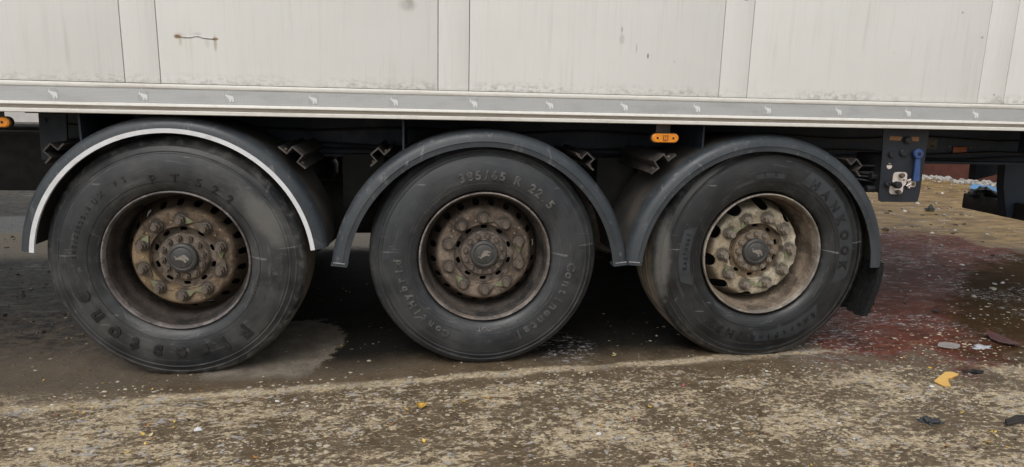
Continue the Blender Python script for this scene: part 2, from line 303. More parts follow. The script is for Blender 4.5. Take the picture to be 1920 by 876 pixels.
# ------------------------------------------------------------------ mesh helper
class MB:
    def __init__(s): s.v = []; s.f = []; s.mi = []
    def add(s, vs, fs, mi=0):
        o = len(s.v); s.v += [tuple(v) for v in vs]; s.f += [tuple(i+o for i in f) for f in fs]; s.mi += [mi]*len(fs)
    def box(s, x0, x1, y0, y1, z0, z1, mi=0, bev=0.0):
        if bev <= 0:
            v = [(x, y, z) for x in (x0, x1) for y in (y0, y1) for z in (z0, z1)]
            s.add(v, [(0, 1, 3, 2), (4, 6, 7, 5), (0, 4, 5, 1), (2, 3, 7, 6), (0, 2, 6, 4), (1, 5, 7, 3)], mi); return
        b = bmesh.new(); bmesh.ops.create_cube(b, size=1)
        for q in b.verts: q.co = ((x0+x1)/2+q.co.x*(x1-x0), (y0+y1)/2+q.co.y*(y1-y0), (z0+z1)/2+q.co.z*(z1-z0))
        bmesh.ops.bevel(b, geom=b.edges[:], offset=bev, segments=2, profile=.5, affect='EDGES')
        s.bm(b, mi)
    def bm(s, b, mi=0):
        b.verts.index_update(); s.add([q.co[:] for q in b.verts], [[q.index for q in f.verts] for f in b.faces], mi); b.free()
    def prism(s, pts, y0, y1, mi=0, plane='xz'):
        """closed outline in XZ (or YZ) extruded along Y (or X)"""
        k = len(pts)
        if plane == 'xz': v = [(a, y0, c) for a, c in pts]+[(a, y1, c) for a, c in pts]
        else: v = [(y0, a, c) for a, c in pts]+[(y1, a, c) for a, c in pts]
        s.add(v, [tuple(range(k)), tuple(range(2*k-1, k-1, -1))]+[(i, i+k, (i+1) % k+k, (i+1) % k) for i in range(k)], mi)
    def lathe(s, prof, seg=96, closed=False, mi=0, cx=0, cz=0, cy=0):
        """prof : (radius, y) turned about the Y axis"""
        k = len(prof); v = []
        for i in range(seg):
            a = 2*math.pi*i/seg
            v += [(cx+r*math.cos(a), cy+y, cz+r*math.sin(a)) for r, y in prof]
        f = []
        for i in range(seg):
            j = (i+1) % seg
            for q in range(k if closed else k-1):
                q2 = (q+1) % k; f.append((i*k+q, j*k+q, j*k+q2, i*k+q2))
        s.add(v, f, mi)
    def disc(s, r, y, seg=32, cx=0, cz=0, mi=0):
        s.add([(cx+r*math.cos(2*math.pi*i/seg), y, cz+r*math.sin(2*math.pi*i/seg)) for i in range(seg)], [tuple(range(seg))], mi)
    def sweep(s, path, prof, closed_prof=True, mi=0, cap=True):
        """path: list of (origin, n, b) frames; prof: (n, b) pairs"""
        k = len(prof); v = []
        for o, n, b in path:
            v += [tuple(o[i]+n[i]*p+b[i]*q for i in range(3)) for p, q in prof]
        f = []
        for i in range(len(path)-1):
            for q in range(k if closed_prof else k-1):
                q2 = (q+1) % k; f.append((i*k+q, i*k+q2, (i+1)*k+q2, (i+1)*k+q))
        if cap and closed_prof: f += [tuple(range(k-1, -1, -1)), tuple(range((len(path)-1)*k, len(path)*k))]
        s.add(v, f, mi)
    def tube(s, pts, r, seg=8, mi=0):
        pts = [Vector(q) for q in pts]; path = []
        for i, q in enumerate(pts):
            t = (pts[min(i+1, len(pts)-1)]-pts[max(i-1, 0)]).normalized()
            n = t.cross(Vector((.13, .21, .97))).normalized(); path.append((q, n, t.cross(n)))
        s.sweep(path, [(r*math.cos(2*math.pi*i/seg), r*math.sin(2*math.pi*i/seg)) for i in range(seg)], True, mi)
    def build(s, name, mats, parent=None, smooth=35, loc=None, fix=True):
        me = bpy.data.meshes.new(name); me.from_pydata(s.v, [], s.f)
        for m in (mats if isinstance(mats, (list, tuple)) else [mats]): me.materials.append(m)
        me.polygons.foreach_set('material_index', s.mi)
        if fix:
            b = bmesh.new(); b.from_mesh(me); bmesh.ops.recalc_face_normals(b, faces=b.faces[:]); b.to_mesh(me); b.free()
        if smooth:
            me.polygons.foreach_set('use_smooth', [True]*len(me.polygons)); me.set_sharp_from_angle(angle=R_(smooth))
        return link(name, me, parent, loc)
def link(name, me, parent=None, loc=None):
    o = bpy.data.objects.new(name, me); COL.objects.link(o)
    if parent: o.parent = parent
    if loc is not None: o.location = loc
    return o
def tag(o, label=None, cat=None, group=None, kind=None):
    for k, v in (('label', label), ('category', cat), ('group', group), ('kind', kind)):
        if v: o[k] = v
    return o
def arc(n, a0, a1): return [a0+(a1-a0)*i/(n-1) for i in range(n)]

# ------------------------------------------------------------------ materials
PANEL, RAIL, TAPE = panel_mat(), rail_mat(), tape_mat()
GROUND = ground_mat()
DARKSTEEL = plain('chassis_steel', (.026, .037, .056), .55, .3, 18, .4, (.045, .042, .038))
BRACKET = plain('bracket_steel', (.058, .052, .050), .5, .35, 30, .4, (.13, .10, .08))
HANGER = plain('hanger_steel', (.040, .041, .038), .7, .3, 12, .3, (.075, .068, .055))
BLACK = plain('black_plastic', (.014, .015, .017), .5, .3, 40)
FEND = [fender_mat('fender_plastic_clean', .75), fender_mat('fender_plastic_grey', .55), fender_mat('fender_plastic_dusty', .95)]
WHITE = plain('white_edge', (.66, .67, .69), .5, .1, 30, .4, (.45, .44, .43))
ORANGE = plain('amber_lens', (.78, .27, .025), .25, .12, 60); AMBERDARK = plain('amber_dark', (.30, .10, .012), .4, .2, 60)
TANLAB = plain('faded_orange_label', (.27, .135, .06), .6, .2, 40, .3, (.1, .06, .04))
ALU = plain('pale_alloy', (.60, .53, .49), .45, .12, 60, .5, (.3, .24, .2)); BLUE = plain('blue_lever', (.035, .075, .21), .4, .15, 50)
EMB = plain('emblem_silver', (.70, .72, .73), .4, .06, 60); EMBDARK = plain('emblem_patch_grey', (.42, .43, .43), .4, .1, 60)
JOINT = plain('joint_sealant', (.16, .145, .125), .8, .25, 40); BOARD = plain('cargo_body_grey', (.25, .25, .24), .7, .15, 10)
CREAMSPOT = plain('cream_rim_patch', (.5, .47, .4), .6, .2, 30)
NUT = rust_mat('nut_rust', (.060, .050, .043), (.115, .095, .08), (.15, .115, .085), .4)
NUTPALE = rust_mat('nut_rust_pale', (.10, .085, .07), (.19, .165, .14), (.22, .175, .13), .4, (.06, .05, .04))
GREEN = plain('faded_green_pointer', (.185, .195, .115), .6, .3, 60, .3, (.13, .105, .075))
GREY = plain('dull_grey_pointer', (.115, .098, .08), .6, .25, 60, .3, (.1, .08, .06))
CAPM = plain('hub_cap_grey', (.052, .052, .051), .5, .15, 40, .45, (.10, .085, .068))
CAPEMB = plain('hub_emblem', (.21, .19, .165), .6, .2, 60)

# ------------------------------------------------------------------ ground
def gbase(x, y): return -.016+.0075*max(-2., min(6., x))
def gz(x, y):
    k = 1.0 if -2 < y < 9 and -6 < x < 14 else .4
    return gbase(x, y)+k*(.006*noise.noise((x*2.1, y*2.1, .3))+.0050*noise.noise((x*8.3, y*8.3, 1.7))+.0034*noise.noise((x*21, y*21, 4.1)))
def lines(a):
    out = []
    for lo, hi, st in a:
        k = max(1, round((hi-lo)/st)); out += [lo+(hi-lo)*i/k for i in range(k)]
    return out+[a[-1][1]]
gx = lines([(-150, -20, 13), (-20, -4, 1.0), (-4, -1.2, .12), (-1.2, 5.4, .022), (5.4, 9, .12), (9, 22, 1.0), (22, 150, 13)])
gy = lines([(-60, -6, 9), (-6, -1.3, .4), (-1.3, .9, .022), (.9, 4.2, .07), (4.2, 10, .25), (10, 30, 2.0), (30, 200, 17)])
nx, ny = len(gx), len(gy)
gv = [(x, y, gz(x, y)) for y in gy for x in gx]
gf = [(j*nx+i, j*nx+i+1, (j+1)*nx+i+1, (j+1)*nx+i) for j in range(ny-1) for i in range(nx-1)]
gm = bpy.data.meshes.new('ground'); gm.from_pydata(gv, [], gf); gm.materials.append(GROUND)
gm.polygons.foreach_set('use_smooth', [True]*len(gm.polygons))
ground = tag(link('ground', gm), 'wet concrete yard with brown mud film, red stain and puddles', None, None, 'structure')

# ------------------------------------------------------------------ trailer
trailer = bpy.data.objects.new('semi_trailer', None); COL.objects.link(trailer); trailer.location = (1.31, 1.2, 0)
tag(trailer, 'white box semi trailer standing on three rusty black wheels', 'trailer')
bpy.context.view_layer.update()
OFF = Vector((-1.31, -1.2, 0))
def part(mb, name, mats, parent=None, smooth=35):
    """mesh coordinates are world coordinates; hang the part under the trailer (or under one of its parts)"""
    return mb.build(name, mats, parent or trailer, smooth, OFF if parent is None else (0, 0, 0))
# body: dark core behind the skin, floor, far side
m = MB(); m.box(-9.0, 4.78, -.044, 2.54, 1.150, 4.0); part(m, 'cargo_body', [JOINT])
m = MB(); m.box(-9.0, 4.78, .0, 2.5, 1.118, 1.146); part(m, 'floor_plate', [DARKSTEEL])
# skin: broad sheets and narrow strips in turn
J = [(-.128, .0055), (1.097, 1.2255), (2.3205, 2.451), (3.5715, 3.7055)]
P = 1.2245
bounds = []
for i in range(-7, 4):
    s, e = (J[i][0], J[i][1]) if i >= 0 else (J[0][0]+i*P, J[0][1]+i*P)
    bounds += [s, e]
bounds = sorted(bounds)+[4.78]
for a, b in zip(bounds[:-1], bounds[1:]):
    m = MB(); m.box(a+.0013, b-.0013, -.060, -.0445, 1.2305, 3.95, 0, .0022); part(m, 'side_panel', [PANEL])
# torn seam in the skin with rust at both ends
m = MB(); zs = [1.4115, 1.4085, 1.4080, 1.4085, 1.4135, 1.4130, 1.4075, 1.4065, 1.4060, 1.4045]
m.tube([(.085+.0152*i, -.0605, z) for i, z in enumerate(zs)], .0013, 6); part(m, 'torn_seam', [plain('torn_edge', (.10, .085, .07), .7)])
m = MB(); m.tube([(.100+.0142*i, -.0600, z+.003) for i, z in enumerate(zs[:9])], .0012, 6); part(m, 'torn_lip', [plain('lifted_skin', (.74, .73, .70), .4, .05)])
# side rail: one extruded profile
prof = [(-.0445, 1.2285), (-.066, 1.2285), (-.068, 1.2265), (-.068, 1.2135), (-.0665, 1.2105), (-.063, 1.2100), (-.063, 1.1520), (-.0665, 1.1515),
        (-.069, 1.1495), (-.070, 1.1410), (-.068, 1.1395), (-.055, 1.1385), (-.053, 1.1370), (-.053, 1.1270), (-.056, 1.1250), (-.0715, 1.1240), (-.074, 1.1220),
        (-.074, 1.1110), (-.071, 1.1085), (-.030, 1.1085), (-.030, 1.114), (-.0445, 1.116)]
m = MB(); m.prism(prof, -9.0, 4.80, 0, 'yz'); part(m, 'side_rail', [RAIL], None, 50)
m = MB(); m.box(-9.0, 4.78, -.0645, -.0632, 1.1530, 1.2090); tape = part(m, 'reflective_tape', [TAPE])
ELE = [(.10, .98), (.20, 1.0), (.17, .84), (.24, .72), (.36, .76), (.47, .73), (.60, .68), (.78, .67), (.91, .60), (.98, .44), (.99, .20), (.96, .0), (.79, .0),
       (.80, .18), (.72, .27), (.67, .20), (.66, .0), (.48, .0), (.48, .24), (.41, .36), (.30, .45), (.26, .54), (.12, .60), (.02, .70), (.0, .80), (.07, .77), (.13, .72), (.10, .82)]
def elephant(mb, w, h, y0, y1, rot=0, mi=0, ox=0, oz=0):
    c, s = math.cos(rot), math.sin(rot)
    pts = [((u-.5)*w, (v-.5)*h) for u, v in ELE]; mb.prism([(ox+a*c-b*s, oz+a*s+b*c) for a, b in pts], y0, y1, mi)
m = MB(); m.box(-.0195, .0195, -.0006, 0, -.0205, .0205); pm = m
em = MB(); elephant(em, .034, .036, -.0016, -.0007)
first = None
for i in range(-4, 16):
    exs = [-.395, -.064, .264, .590, .916, 1.245, 1.569, 1.896, 2.223, 2.552, 2.888, 3.228, 3.568]
    x = exs[i] if 0 <= i < 13 else (exs[0]+i*.328 if i < 0 else exs[12]+(i-12)*.337)
    if first is None:
        a = pm.build('emblem_patch', [EMBDARK], tape, 0, (x, -.0646, 1.1815)); b = em.build('elephant_emblem', [EMB], tape, 0, (x+.001, -.0646, 1.1815)); first = (a, b)
    else:
        for src in first:
            d = src.copy(); COL.objects.link(d); d.location = (x, -.0646, 1.1815)
# chassis
def ibeam(y, name):
    m = MB(); m.box(-.72, 5.25, y-.006, y+.006, .905, 1.10); m.box(-.72, 5.25, y-.06, y+.06, .893, .906); m.box(-.72, 5.25, y-.06, y+.06, 1.099, 1.112)
    part(m, name, [DARKSTEEL])
ibeam(.60, 'chassis_beam'); ibeam(1.90, 'chassis_beam')
for x in (-.6, -.2, .25, .72, 1.2, 1.65, 2.05, 2.5, 2.95, 3.4, 3.9, 4.4, 5.0):
    m = MB(); m.box(x-.03, x+.03, .61, 1.89, .93, 1.06); part(m, 'cross_member', [DARKSTEEL])
for x in (-.35, .95, 2.3, 4.4):
    m = MB(); m.prism([(x-.004, 1.115), (x-.004, .97), (x+.004, .97), (x+.004, 1.115)], .02, .54); part(m, 'outrigger_plate', [DARKSTEEL])
m = MB(); m.prism([(-.645, 1.115), (-.53, 1.115), (-.545, .90), (-.655, .885)], .30, .312); m.box(-.70, -.48, .30, .60, 1.09, 1.104)
m.lathe([(.0, .292), (.009, .292), (.009, .30)], 10, False, 0, -.622, 1.058); part(m, 'outrigger_plate', [DARKSTEEL])
for x in (0, 1.31, 2.62):        # spring hangers, trailing arms, air bags, axles
    for y in (.52, 1.86):
        m = MB(); m.prism([(x-.68, .905), (x-.47, .91), (x-.50, .70), (x-.56, .63), (x-.68, .64)], y, y+.14); part(m, 'spring_hanger', [HANGER])
        m = MB(); m.prism([(x-.62, .74), (x-.1, .60), (x+.35, .56), (x+.35, .62), (x-.05, .68), (x-.58, .80)], y+.02, y+.11); part(m, 'trailing_arm', [DARKSTEEL])
        m = MB(); m.lathe([(.0, 0), (.10, 0), (.13, .03), (.13, .10), (.115, .125), (.13, .15), (.13, .22), (.10, .25), (0, .25)], 24)
        m.v = [(x+.30+a, y+.07+c, .62+b) for a, b, c in m.v]; part(m, 'air_bag', [BLACK])
    m = MB(); m.lathe([(.062, .36), (.062, 2.1)], 20, False, 0, x, .5); part(m, 'axle_tube', [DARKSTEEL])
    m = MB(); m.tube([(x+.1, .75, .86), (x+.16, .75, .55)], .035, 10); part(m, 'shock_absorber', [DARKSTEEL])
m = MB(); m.lathe([(0, 0), (.09, .004), (.135, .03), (.145, .06), (.145, .60), (.135, .63), (.09, .656), (0, .66)], 32); m.v = [(.20+b, .85+a, .585+c) for a, b, c in m.v]; part(m, 'air_tank', [HANGER])
for z, y in ((.925, .575), (.950, .582), (1.03, .586)):
    m = MB(); m.tube([(-.7+.2*i, y-.004*math.sin(i*1.9), z+.010*math.sin(i*1.3+z*40)) for i in range(30)], .007, 6); part(m, 'air_line', [BLACK])
for x in (.12, 1.43, 2.74):
    m = MB(); m.lathe([(0, -.07), (.06, -.07), (.078, -.05), (.082, 0), (.078, .05), (.06, .07), (0, .07)], 20); m.v = [(x+.16+b, .50+a*.9, .66+c) for a, b, c in m.v]; part(m, 'brake_chamber', [HANGER])
    m = MB(); m.tube([(x+.1, .56, .74), (x+.02, .60, .86), (x-.08, .60, .98)], .008, 6); part(m, 'air_hose', [BLACK])
# storage box slung ahead of the axles, rear underrun bar
m = MB(); m.box(-3.6, -1.06, 1.30, 1.92, .60, .944, 0, .008); m.box(-3.6, -1.055, 1.292, 1.30, .930, .946); sb = part(m, 'storage_box', [plain('storage_box_grey', (.022, .024, .026), .6, .2, 14)])
m = MB(); m.box(-3.6, -1.05, 1.286, 1.925, .9445, .953, 0, .002); part(m, 'box_lid', [plain('lid_grey', (.13, .135, .135), .45, .2, 14)], sb)
for x in (-2.9, -1.5):
    m = MB(); m.box(x-.03, x+.03, 1.4, 1.46, .953, 1.12); part(m, 'box_hanger', [DARKSTEEL], sb)
for y in (1.02, 1.24):
    m = MB(); m.prism([(4.76, 1.10), (5.06, 1.10), (5.02, .70), (5.10, .50), (4.86, .50), (4.80, .70)] if y < 1.1 else [(4.76, 1.10), (5.06, 1.10), (5.02, .78), (4.78, .72)], y, y+.06); part(m, 'underrun_support', [DARKSTEEL])
m = MB(); m.box(4.90, 5.03, .10, 1.46, .492, .60, 0, .008); part(m, 'underrun_bar', [plain('underrun_steel', (.030, .029, .028), .6, .3, 12, .4, (.07, .06, .05))])
m = MB(); m.box(4.70, 4.80, .0, 2.5, .98, 1.115, 0, .005); part(m, 'rear_sill', [DARKSTEEL])
# plates riveted to the chassis beam
m = MB(); m.box(3.855, 3.925, .583, .594, .975, 1.04, 0, .002); part(m, 'sticker_plate', [plain('sticker_dull', (.10, .082, .07), .6, .3, 50)])
m = MB(); m.box(3.885, 3.908, .578, .582, .983, .992); part(m, 'sticker_mark', [BLACK])
m = MB(); m.box(4.03, 4.115, .583, .594, .946, .988, 0, .003); rf = part(m, 'orange_reflector', [plain('reflector_orange', (.30, .085, .03), .35, .2, 40)])
for x, z in ((4.005, .99), (4.14, .985), (4.0, .942), (4.14, .937), (3.86, .925), (3.94, .921), (4.02, .915)):
    m = MB(); m.lathe([(0, .585), (.004, .585), (.005, .594)], 8, False, 0, x, z); part(m, 'rivet', [NUTPALE])

# marker lamps
def lamp(x, z, tilt):
    m = MB(); rr = .0195
    def stad(hw, r): return [(x+hw*sg+r*math.cos(a), z+r*math.sin(a)) for sg, a0 in ((1, -90), (-1, 90)) for a in [R_(a0+18*i) for i in range(11)]]
    m.prism(stad(.043, .0225), -.030, -.012); base = part(m, 'marker_lamp', [BLACK])
    m = MB(); o = stad(.042, .0195); i_ = stad(.040, .0165); k = len(o)
    v = [(a, -.030, c) for a, c in o]+[(a, -.040, c) for a, c in o]+[(a, -.0435, c) for a, c in i_]
    f = [tuple(range(2*k, 3*k))]+[(r*k+j, r*k+(j+1) % k, (r+1)*k+(j+1) % k, (r+1)*k+j) for r in (0, 1) for j in range(k)]
    m.add(v, f); part(m, 'lamp_lens', [ORANGE], base)
    for sx in (-.036, .036):
        m = MB(); m.lathe([(0, -.0452), (.0045, -.0452), (.0055, -.0435)], 12, False, 0, x+sx, z); part(m, 'lamp_screw', [BLACK], base)
    m = MB(); m.box(x-.013, x+.013, -.0446, -.0436, z-.0125, z+.0125); part(m, 'lamp_mark', [AMBERDARK], base)
    m = MB()
    for bx in (-.007, .003): m.box(x+bx, x+bx+.004, -.0452, -.0447, z-.008, z+.008)
    m.box(x-.0025, x+.0025, -.0452, -.0447, z-.002, z+.002); part(m, 'lamp_symbol', [ORANGE], base)
    m = MB(); m.box(x-.035, x+.03, -.012, -.008, z+.01, 1.112); part(m, 'lamp_bracket', [BRACKET])
    base.rotation_euler = (0, 0, 0)
lamp(2.099, 1.047, 0); lamp(-.640, 1.066, 0)

# ------------------------------------------------------------------ fenders
def fender(cx, cz, rad, a0, a1, fm, stripe=None, foot=True, width=.40, name='fender'):
    """angles clockwise from the top (degrees); outer skin radius rad; rounded front lip toward -Y"""
    if stripe: lip = [(-.075, 0), (-.005, 0)]
    outer = [(width, -.012), (.20, -.004), (.03, 0), (-.012, -.001), (-.032, -.006), (-.047, -.016), (-.055, -.030)]
    face = [(-.058, -.042), (-.0605, -.050), (-.0585, -.054), (-.058, -.058), (-.0575, -.074)] if not stripe else [(-.058, -.042), (-.060, -.052)]
    inner = [(-.050, -.074)] if not stripe else [(-.052, -.047)]
    inner += [(-.047, -.034), (-.026, -.014), (.03, -.007), (.20, -.010), (width, -.018)]
    prof = [(dr, y) for y, dr in outer+face+inner]
    path = []
    for a in arc(72, a0, a1):
        t = R_(a); n = Vector((math.sin(t), 0, math.cos(t))); path.append((Vector((cx, 0, cz))+n*rad, n, Vector((0, 1, 0))))
    m = MB(); m.sweep(path, prof); fo = part(m, name, [fm], None, 40)
    if stripe:
        r0 = rad+stripe[0]; r1 = rad+stripe[1]
        pr = [(stripe[0], -.0625), (stripe[1], -.0625), (stripe[1], -.050), (stripe[0], -.050)]
        m = MB(); m.sweep(path, pr); part(m, 'fender_stripe', [WHITE], fo)
    if foot:            # folded bottom hem with a bright worn edge
        for a in (a0, a1):
            t = R_(a); n = Vector((math.sin(t), 0, math.cos(t))); tt = Vector((math.cos(t), 0, -math.sin(t)))*(1 if a > 0 else -1)
            if a > 60 and foot == 'left': continue
            o = Vector((cx, 0, cz))+n*rad
            pts = [(-.004, -.062), (-.072, -.062), (-.074, -.050), (-.074, .0), (-.010, .02), (0, -.01)]
            m = MB(); m.sweep([(o-tt*.004, n, Vector((0, 1, 0))), (o+tt*.006, n, Vector((0, 1, 0)))], pts); part(m, 'fender_hem', [fm], fo)
            m = MB(); m.sweep([(o-tt*.0105, n, Vector((0, 1, 0))), (o-tt*.0065, n, Vector((0, 1, 0)))], [(-.012, -.0615), (-.062, -.0622), (-.062, -.0565), (-.012, -.0565)])
            part(m, 'worn_edge', [plain('worn_edge_grey', (.24, .245, .25), .4)], fo)
    return fo
fender(.012, .486, .618, -84, 83.5, FEND[0], stripe=(-.068, -.050), foot=None)
fender(1.299, .405, .667, -83, 83.5, FEND[1])
f3 = fender(2.587, .430, .640, -85.5, 88, FEND[2], foot='left')
# spray flap with bristles hanging from the last fender
m = MB(); path = []
fl = [(3.226, .47), (3.226, .41), (3.217, .34), (3.200, .27), (3.178, .205)]
k = 22; v = []; f = []
for i, (x, z) in enumerate(fl):
    for side in (0, 1):
        for j in range(k):
            y = -.05+.40*j/(k-1); v.append((x-.03*side+(.003 if side else .001)*math.sin(j*2.3+i), y, z+(.005*math.sin(j*1.9)-.006*abs(math.sin(j*2.7)) if i == len(fl)-1 else 0)))
for i in range(len(fl)-1):
    for side in (0, 1):
        for j in range(k-1):
            a = (i*2+side)*k+j; b = ((i+1)*2+side)*k+j; f.append((a, a+1, b+1, b))
    for j in (0, k-1):
        f.append(((i*2)*k+j, (i*2+1)*k+j, ((i+1)*2+1)*k+j, ((i+1)*2)*k+j))
q = (len(fl)-1)*2*k
f += [(q+j, q+j+1, q+k+j+1, q+k+j) for j in range(k-1)]
m.add(v, f); BRIS = bristle_mat(); flap = part(m, 'spray_flap', [BRIS], f3)
random.seed(5); m = MB()
for i in range(1500):         # bristles on the flap's wheel side and its hem
    y = random.uniform(-.052, .35); tt = random.random()**.8; s = min(3.999, tt*4); a = int(s); u = s-a
    x = fl[a][0]+(fl[a+1][0]-fl[a][0])*u-.032; z = fl[a][1]+(fl[a+1][1]-fl[a][1])*u
    dx, dz = random.uniform(-.020, .004), random.uniform(-.03, -.008); wv = .0013
    if random.random() < .25: x += .034; dx = random.uniform(-.002, .008)
    m.add([(x, y-wv, z), (x, y+wv, z), (x+dx, y+random.uniform(-.006, .006), z+dz)], [(0, 1, 2)])
bo = m.build('flap_bristles', [BRIS], f3, 0, None, False); bo['kind'] = 'stuff'

# fender brackets: hat channels running in to the chassis
def bracket(x, z, ang, ln=.5, y0=-.02, w=1.0, lift=0.0):
    t = R_(ang); n = Vector((math.sin(t), 0, math.cos(t))); tg = Vector((math.cos(t), 0, -math.sin(t)))
    th = .004
    up = [(-.070, .0), (-.070, .007), (-.030, .007), (-.0295, .040), (-.027, .043), (.027, .043), (.0295, .040), (.030, .007), (.070, .007), (.070, 0)]
    dn = [(.024, .0), (.0235, .036), (-.0235, .036), (-.024, .0)]
    pr = [(a*w, b) for a, b in up+dn]
    o = Vector((x, 0, z))+n*lift
    m = MB(); m.sweep([(o+Vector((0, y0, 0)), tg, n), (o+Vector((0, y0+ln, 0)), tg, n)], pr); b = part(m, 'fender_bracket', [BRACKET], None, 30)
    for sg in (-1, 1):
        m = MB(); c = o+tg*.043*sg*w+n*.008
        bb = bmesh.new(); bmesh.ops.create_cone(bb, cap_ends=True, segments=6, radius1=.008, radius2=.007, depth=.008)
        mt = Matrix.Translation(c+Vector((0, y0+.03, 0))+n*.003) @ n.to_track_quat('Z', 'Y').to_matrix().to_4x4()
        bb.transform(mt); m.bm(bb); part(m, 'bracket_bolt', [NUTPALE], b)
bracket(.482, .928, 40, .55, -.035, 1.0, .012)
bracket(-.452, .935, -46, .4, .02, .8, .004)
bracket(.857, .935, -41, .5, .0, .8, .004)
bracket(1.745, .928, 42, .5, -.0, .8, .004)
bracket(2.105, .922, -38, .55, -.045, 1.0, .008)
bracket(3.035, .915, 46, .4, .0, .8, .004)

# ------------------------------------------------------------------ valve panel at the rear
VP = plain('valve_panel_blue_black', (.014, .017, .025), .5, .2, 25)
m = MB(); pts = [(3.165, 1.112), (3.400, 1.112), (3.398, .80), (3.394, .763), (3.380, .759), (3.206, .759), (3.192, .766), (3.186, .80), (3.176, 1.0)]
m.prism(pts, .0, .006); vp = part(m, 'valve_panel', [VP])
def bit(name, mat, fn, smooth=35):
    m = MB(); fn(m); return part(m, name, [mat], vp, smooth)
bit('warning_label', TANLAB, lambda m: m.prism([(3.203, 1.071), (3.268, 1.069), (3.258, 1.051), (3.203, 1.052)], -.0012, -.0002))
bit('warning_label', TANLAB, lambda m: m.prism([(3.292, 1.070), (3.352, 1.069), (3.352, 1.049), (3.302, 1.050)], -.0012, -.0002))
def lev(m):
    m.lathe([(0, -.026), (.020, -.026), (.023, -.022), (.023, -.010)], 24, False, 0, 3.347, .992)
    m.prism([(3.337, .985), (3.358, .985), (3.371, .868), (3.366, .862), (3.343, .862), (3.339, .868)], -.021, -.012)
bit('blue_lever', BLUE, lev)
bit('lever_pivot', BLACK, lambda m: m.lathe([(0, -.030), (.007, -.030), (.008, -.026)], 12, False, 0, 3.347, .992))
def rr(x0, x1, z0, z1, r, sh=0):
    o = []
    for cx, cz, s in ((x1-r, z1-r, 90), (x0+r, z1-r, 180), (x0+r, z0+r, 270), (x1-r, z0+r, 360)):
        o += [(cx+r*math.cos(R_(s-90+22.5*i))+sh*(cz-z0), cz+r*math.sin(R_(s-90+22.5*i))) for i in range(5)]
    return o
bit('knob_plate', ALU, lambda m: (m.prism(rr(3.246, 3.318, .836, .903, .017, -.02), -.004, -.0006), m.prism(rr(3.236, 3.305, .797, .850, .017, -.02), -.0046, -.0003)))
bit('knob_plate', ALU, lambda m: m.prism(rr(3.325, 3.368, .832, .862, .012), -.004, -.0006))
bit('plate_bolt', NUT, lambda m: m.lathe([(0, -.014), (.007, -.014), (.008, -.004)], 10, False, 0, 3.352, .847))
bit('plate_catch', ALU, lambda m: m.tube([(3.318, -.008, .862), (3.330, -.01, .868), (3.334, -.01, .852), (3.318, -.01, .838), (3.332, -.008, .830)], .006, 6))
def knob(r, ln):
    return lambda m: None
for x, z, r, ln, mt in ((3.278, .889, .012, .03, NUT), (3.271, .810, .011, .03, NUT), (3.246, .846, .017, .055, BLACK), (3.218, .846, .014, .02, BLACK), (3.222, .985, .016, .012, BLACK), (3.29, 1.055, .018, .02, BLACK), (3.283, .995, .020, .012, BLACK)):
    bit('control_knob', mt, lambda m: m.lathe([(0, -ln), (r*.8, -ln), (r, -ln+.005), (r, -ln*.55), (r*.6, -ln*.5), (r*.6, -.0002)], 20, False, 0, x, z))
bit('plate_hole', BLACK, lambda m: m.lathe([(0, -.0055), (.004, -.0055), (.0045, -.004)], 10, False, 0, 3.303, .866))
bit('sight_glass', ALU, lambda m: m.lathe([(0, -.002), (.013, -.002), (.014, -.0004)], 20, False, 0, 3.221, .930))
bit('glass_mark', BLACK, lambda m: m.box(3.208, 3.236, -.0035, -.0021, .936, .942))
m = MB(); m.box(3.19, 3.38, .007, .22, .80, .98, 0, .01); part(m, 'valve_block', [BLACK])
for i, (z0, z1, s) in enumerate(((.915, .925, 0), (.885, .892, .01), (.876, .868, -.02), (.862, .848, .0), (.842, .800, -.03), (.895, .882, .02))):
    m = MB(); m.tube([(2.95+.0*i, .30, z0+.03+s), (3.04, .20, z0+s*.5), (3.12, .12, (z0*1.2+z1*.8)/2), (3.20, .06, z1)], .0055, 8); part(m, 'air_hose', [BLACK])
for x, y, z in ((3.15, .05, .815), (3.165, .05, .875)):
    m = MB(); m.tube([(x, y, z), (x+.045, y, z)], .017, 10); part(m, 'hose_fitting', [BLACK])

# ------------------------------------------------------------------ wheels
def text_mesh(txt, size, depth, bold=0.0, shear=0.0):
    cu = bpy.data.curves.new('t', 'FONT'); cu.body = txt; cu.size = size; cu.extrude = depth; cu.offset = bold; cu.resolution_u = 3; cu.shear = shear; cu.bevel_depth = size*.014; cu.bevel_resolution = 1
    o = bpy.data.objects.new('t', cu); me = bpy.data.meshes.new_from_object(o)
    vs = [v.co.copy() for v in me.vertices]; fs = [tuple(p.vertices) for p in me.polygons]
    bpy.data.objects.remove(o); bpy.data.curves.remove(cu); bpy.data.meshes.remove(me)
    return vs, fs
TP = [(.290, .020), (.2975, .012), (.3015, .000), (.306, -.011), (.312, -.0165), (.322, -.024), (.335, -.030), (.355, -.035), (.380, -.0375), (.405, -.0365), (.430, -.032), (.450, -.0265), (.462, -.0225),
      (.466, -.0235), (.470, -.0195), (.486, -.012), (.490, -.0128), (.494, -.008), (.505, .000), (.512, .007), (.518, .018), (.522, .030)]
def side_y(r):
    for (a, ya), (b, yb) in zip(TP[:-1], TP[1:]):
        if a <= r <= b: return ya+(yb-ya)*(r-a)/(b-a)
    return TP[-1][1]
